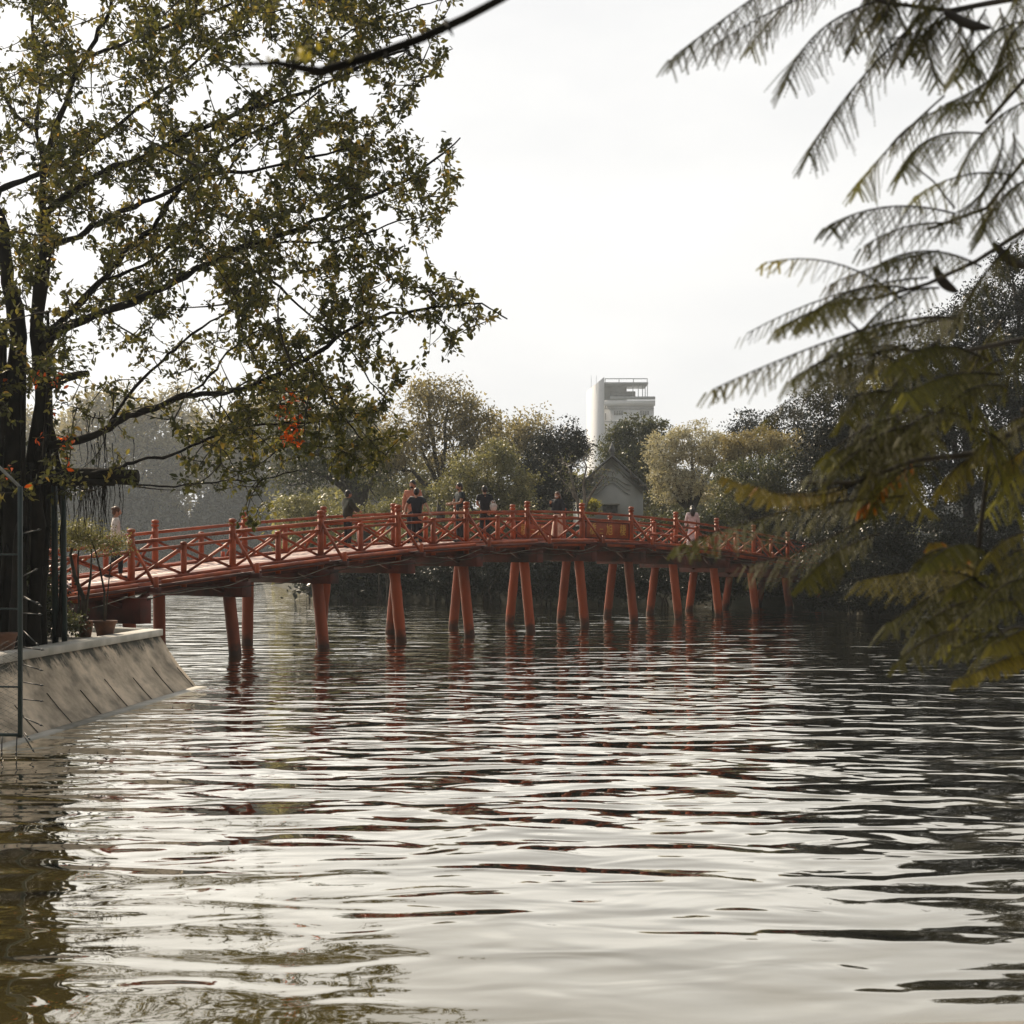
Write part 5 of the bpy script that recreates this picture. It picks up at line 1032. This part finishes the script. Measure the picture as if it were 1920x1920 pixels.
def person(loc, yaw, height, label, top, bottom, arms, hair='short', legs=None, head_turn=0, sleeve='short', skirt=False, hairmat=None, extra_parts=None, lean=0.0, tw=1.0):
    root = empty('person', loc, label, 'person'); root.rotation_euler = (0, 0, R(yaw)); s = height/1.70; root.scale = (s, s, s)
    j = {'pel': (0, 0, .93), 'wai': (0, .0+lean*.3, 1.10), 'che': (0, lean*.7, 1.30), 'nk': (0, lean, 1.45), 'nk2': (0, lean+.01, 1.50)}
    el, wl, er, wr_ = arms
    hd = Vector((0, lean+.025, 1.585))
    legs = legs or [((-.09, .01, .50), (-.10, -.02, .09)), ((.09, .02, .50), (.11, .0, .09))]
    S = {-1: (-.185, lean*.85, 1.395), 1: (.185, lean*.85, 1.395)}
    ch = [[('pel', j['pel'], (.125, .10)), ('wai', j['wai'], (.115, .085)), ('che', j['che'], (.145, .10)), ('nk', j['nk'], .052), ('nk2', j['nk2'], .05), ('hd', tuple(hd), (.078, .09)), ('ht', tuple(hd+Vector((0, .0, .07))), (.062, .07))]]
    for sd_, e_, w_ in ((-1, el, wl), (1, er, wr_)):
        sh = S[sd_]; ch.append([('che', j['che'], .12), (f's{sd_}', sh, .052), (f'e{sd_}', e_, .040), (f'w{sd_}', w_, .027)])
    for n_, (kn, an) in enumerate(legs):
        sx_ = -.09 if n_ == 0 else .09
        ch.append([('pel', j['pel'], .11), (f'h{n_}', (sx_, 0, .86), .085), (f'k{n_}', kn, .058), (f'a{n_}', an, .038), (f't{n_}', (an[0]+.01, an[1]+.15, an[2]-.055), .032)])
    ex = MB(); ht = Matrix.Rotation(R(head_turn), 3, 'Z')
    HV = lambda x, y, z: hd+ht @ Vector((x, y, z))
    ex.ell(HV(0, .008, .015), (.076, .092, .112), 14, 10, np.array(ht))
    ex.ell(HV(0, .098, -.012), (.014, .020, .026), 8, 6, np.array(ht)); ex.ell(HV(0, .082, -.052), (.028, .012, .010), 8, 5, np.array(ht))
    for s_ in (-1, 1): ex.ell(HV(s_*.078, -.005, -.005), (.010, .018, .030), 8, 6, np.array(ht))
    for sd_, e_, w_ in ((-1, el, wl), (1, er, wr_)):        # palms with five fingers
        W = Vector(w_); d = (W-Vector(e_)).normalized(); side = d.cross(Vector((0, 0, 1)) if abs(d.z) < .9 else Vector((0, 1, 0))).normalized(); nn = side.cross(d)
        ex.tube([W-d*.01, W+d*.045, W+d*.09], [.024, .038, .034], 8)
        for q in range(4):
            b = W+d*.08+side*(-.027+.018*q); Lf = (.066, .076, .071, .055)[q]
            ex.tube([b, b+d*Lf*.5-nn*.006, b+d*Lf*.85-nn*.025], [.0095, .0085, .0065], 6)
        b = W+d*.03+side*.030*(-sd_); ex.tube([b, b+side*.028*(-sd_)+d*.03, b+side*.032*(-sd_)+d*.055-nn*.01], [.012, .010, .007], 6)
    grow('body', ch, M_skin, root, 2, ex)
    # top
    g = .026*tw
    tc_ = [[('pel', (0, 0, .86), (.142+g, .125+g)), ('wai', j['wai'], (.128+g, .10+g)), ('che', j['che'], (.155+g, .12+g)), ('nk', (0, lean, 1.44), .074)]]
    for sd_, e_, w_ in ((-1, el, wl), (1, er, wr_)):
        sh = Vector(S[sd_]); E_ = Vector(e_); Wv = Vector(w_)
        c_ = [('che', j['che'], .12), (f's{sd_}', tuple(sh), .062+g*.6)]
        if sleeve == 'short': c_.append((f'm{sd_}', tuple(sh.lerp(E_, .62)), .062+g*.6))
        else: c_ += [(f'e{sd_}', e_, .052+g*.6), (f'w{sd_}', tuple(E_.lerp(Wv, .92)), .040+g*.5)]
        tc_.append(c_)
    grow('shirt', tc_, top, root, 2)
    if skirt:
        mb = MB(); prof = [(.12, .98), (.15, .88), (.17, .70), (.20, .45), (.23, .22), (.235, .18), (.20, .19)]
        mb.lathe((0, 0, 0), prof, 24)
        V = np.concatenate(mb.V); a = np.arctan2(V[:, 1], V[:, 0]); rr = 1+.05*np.sin(a*7)*(1-V[:, 2]); V[:, 0] *= rr; V[:, 1] *= rr*.8; mb.V = [V]
        o = MBlocal(mb, 'skirt', bottom, root)
    else:
        lc = []
        for n_, (kn, an) in enumerate(legs):
            sx_ = -.09 if n_ == 0 else .09
            lc.append([('pel', (0, 0, .95), (.135, .11)), ('p2', (0, 0, .88), (.135, .11)), (f'h{n_}', (sx_, 0, .82), .095), (f'k{n_}', kn, .070), (f'a{n_}', (an[0], an[1], an[2]+.03), .055)])
        grow('trousers', lc, bottom, root, 2)
        sh_ = MB()
        for kn, an in legs: sh_.ell((an[0]+.005, an[1]+.06, an[2]-.045), (.045, .13, .045), 10, 7)
        MBlocal(sh_, 'shoes', K['black'], root)
    hm = hairmat or M_hair; hb = MB()
    hb.ell(HV(0, -.010, .045), (.088, .102, .102), 16, 10, np.array(ht)); 
    if hair == 'long':
        pts = [HV(0, -.05, .04), HV(0, -.095, -.05), HV(0, -.11, -.16), HV(0, -.115, -.28)]
        hb.tube(pts, [.085, .10, .095, .05], 12)
        for s_ in (-1, 1): hb.tube([HV(s_*.06, -.03, .04), HV(s_*.082, -.02, -.06), HV(s_*.08, -.05, -.17)], [.035, .03, .02], 8)
    if hair == 'bun': hb.ell(HV(0, -.085, .075), (.045, .045, .045), 10, 7); hb.ell(HV(0, -.06, .01), (.085, .06, .09), 12, 8)
    if hair == 'short': hb.ell(HV(0, -.045, .0), (.083, .068, .085), 12, 8)
    MBlocal(hb, 'hair', hm, root)
    if extra_parts: extra_parts(root, HV)
    return root
def MBlocal(mb, name, mat, root):
    V = np.concatenate(mb.V)+np.array(world_loc(root)); return mesh_obj(name, V, [np.concatenate(v) for v in mb.F.values()], mat, root, smooth=True)

down = ((-.23, -.01, 1.13), (-.25, .06, .88), (.23, -.01, 1.13), (.25, .06, .88))
def onb(i, off): return BP(i, off, 0.005)
def pl_bend(s_): return s_
def mask(root, HV):
    mb = MB(); mb.ell(HV(0, .065, -.035), (.055, .045, .045), 12, 8); MBlocal(mb, 'face_mask', K['white'], root)
def beard(root, HV):
    mb = MB(); mb.ell(HV(0, .055, -.060), (.055, .048, .035), 12, 8); MBlocal(mb, 'beard', M_hair, root)
def stripes(root, HV):
    mb = MB()
    for s_ in (-1, 1): mb.tube([(s_*.07, -.07, 1.455), (s_*.17, -.05, 1.465), (s_*.245, -.04, 1.38), (s_*.265, -.05, 1.27)], [.018, .024, .024, .02], 8)
    MBlocal(mb, 'shoulder_stripe', K['white'], root)
def cape(root, HV):
    mb = MB(); prof = [(.06, 1.50), (.13, 1.45), (.21, 1.36), (.25, 1.20), (.27, 1.04), (.26, 1.02), (.20, 1.05)]
    mb.lathe((0, -.02, 0), prof, 22); V = np.concatenate(mb.V); V[:, 1] *= .72; a = np.arctan2(V[:, 1], V[:, 0]); V[:, 2] -= .05*np.sin(a*3)*(V[:, 2] < 1.25); mb.V = [V]
    MBlocal(mb, 'cape', K['black'], root)
person(onb(-0.8, 0.1), -70, 1.66, 'person in white patterned shirt with reddish brown hair behind the potted trees, partly hidden', K['white'], K['navy'], ((-.22, .06, 1.14), (-.20, .25, 1.02), (.23, -.03, 1.13), (.24, .06, .90)),
       'bun', [((-.09, .12, .52), (-.09, .12, .09)), ((.09, -.02, .50), (.10, -.22, .14))], hairmat=M_hairb, sleeve='long')
person(onb(2.18, -0.95), -55, 1.62, 'person in dark olive jacket seen from behind at the far rail, under the hanging leaves', K['dgreen'], K['black'], ((-.24, .10, 1.17), (-.12, .30, 1.08), (.25, .10, 1.17), (.14, .32, 1.10)), 'short', sleeve='long', tw=2.0)
person(onb(3.05, -0.75), 168, 1.86, 'tall bearded person in salmon pink shirt facing the camera, head bent down', K['pink'], K['jeans'], down, 'short', extra_parts=beard, sleeve='long', head_turn=-15, tw=1.3)
person(onb(2.38, 1.08), -12, 1.62, 'person in black shirt with white shoulder stripes, leaning back on the near rail', K['navy'], K['black'], ((-.30, -.10, 1.17), (-.31, -.22, .98), (.34, -.08, 1.17), (.44, -.20, .98)), 'bun', extra_parts=stripes, lean=-.04)
person(onb(3.42, 0.15), 118, 1.76, 'bearded person in dark polo shirt looking left with forearm raised in front', K['polo'], K['black'], ((-.23, .10, 1.14), (-.10, .32, 1.10), (.24, .10, 1.14), (.12, .30, 1.12)), 'short', extra_parts=beard)
person(onb(3.78, 0.25), 10, 1.68, 'person in plain black shirt seen from behind with a white bag at the right hip', K['black'], K['black'], ((-.23, .05, 1.15), (-.12, .26, 1.10), (.26, .03, 1.15), (.26, .10, .97)), 'short')
person(onb(5.06, 0.30), 150, 1.58, 'person in dark cape and long cream skirt wearing a white face mask', K['black'], K['cream'], ((-.28, .06, 1.17), (-.36, .22, 1.00), (.24, .10, 1.2), (.16, .22, 1.32)), 'long', skirt=True, extra_parts=lambda r_, h_: (mask(r_, h_), cape(r_, h_)), hairmat=M_hairb, sleeve='long')
person(onb(8.0, 0.35), 5, 1.66, 'person in pale white dress with long black hair seen from behind near the right end', K['rose'], K['rose'], ((-.23, .03, 1.14), (-.24, .12, .92), (.24, .0, 1.13), (.27, .08, .90)), 'long', skirt=True, sleeve='long', tw=0.9)
# bags they carry
def bag(loc, r, label, mat):
    rt = empty('shoulder_bag', loc, label, 'bag'); mb = MB(); mb.ell((0, 0, 0), r, 16, 10)
    V = np.concatenate(mb.V); V[:, 2] = np.where(V[:, 2] > 0, V[:, 2]*.8, V[:, 2]*1.1); V[:, 0] *= 1+.06*np.sin(V[:, 2]*40); mb.V = [V]; MBlocal(mb, 'pouch', mat, rt)
    mb = MB(); mb.tube([(-r[0]*.6, 0, r[2]*.5), (-r[0]*.3, -.0, r[2]+.06), (r[0]*.3, 0, r[2]+.06), (r[0]*.6, 0, r[2]*.5)], .012, 6); MBlocal(mb, 'strap', mat, rt)
p_ = onb(3.78, 0.25); bag(p_+Vector((.27, -.06, 1.06)), (.115, .07, .13), 'round white bag at the hip of the person in plain black', K['white'])
p_ = onb(3.42, 0.15); bag(p_+Vector((.03, -.16, .86)), (.09, .06, .12), 'small khaki bag hanging below the rail beside the person in the polo shirt', K['khaki'])

# ------------------------------------------------------------------ haze
mb = MB(); mb.box((0, 310, 24.0), (1, 0, 0), (0, 1, 0), (0, 0, 1), 640, 345, 25.0)
mh, th, bh = newmat('haze'); th.nodes.remove(bh); pv = th.nodes.new('ShaderNodeVolumePrincipled')
pv.inputs['Color'].default_value = (0.86, 0.94, 1.0, 1); pv.inputs['Density'].default_value = HAZE; pv.inputs['Anisotropy'].default_value = 0.3
th.links.new(pv.outputs[0], th.nodes['Material Output'].inputs['Volume'])
tag(mb.build('haze', mh), 'pale haze over the lake that fades the far shore', 'haze', kind='stuff')
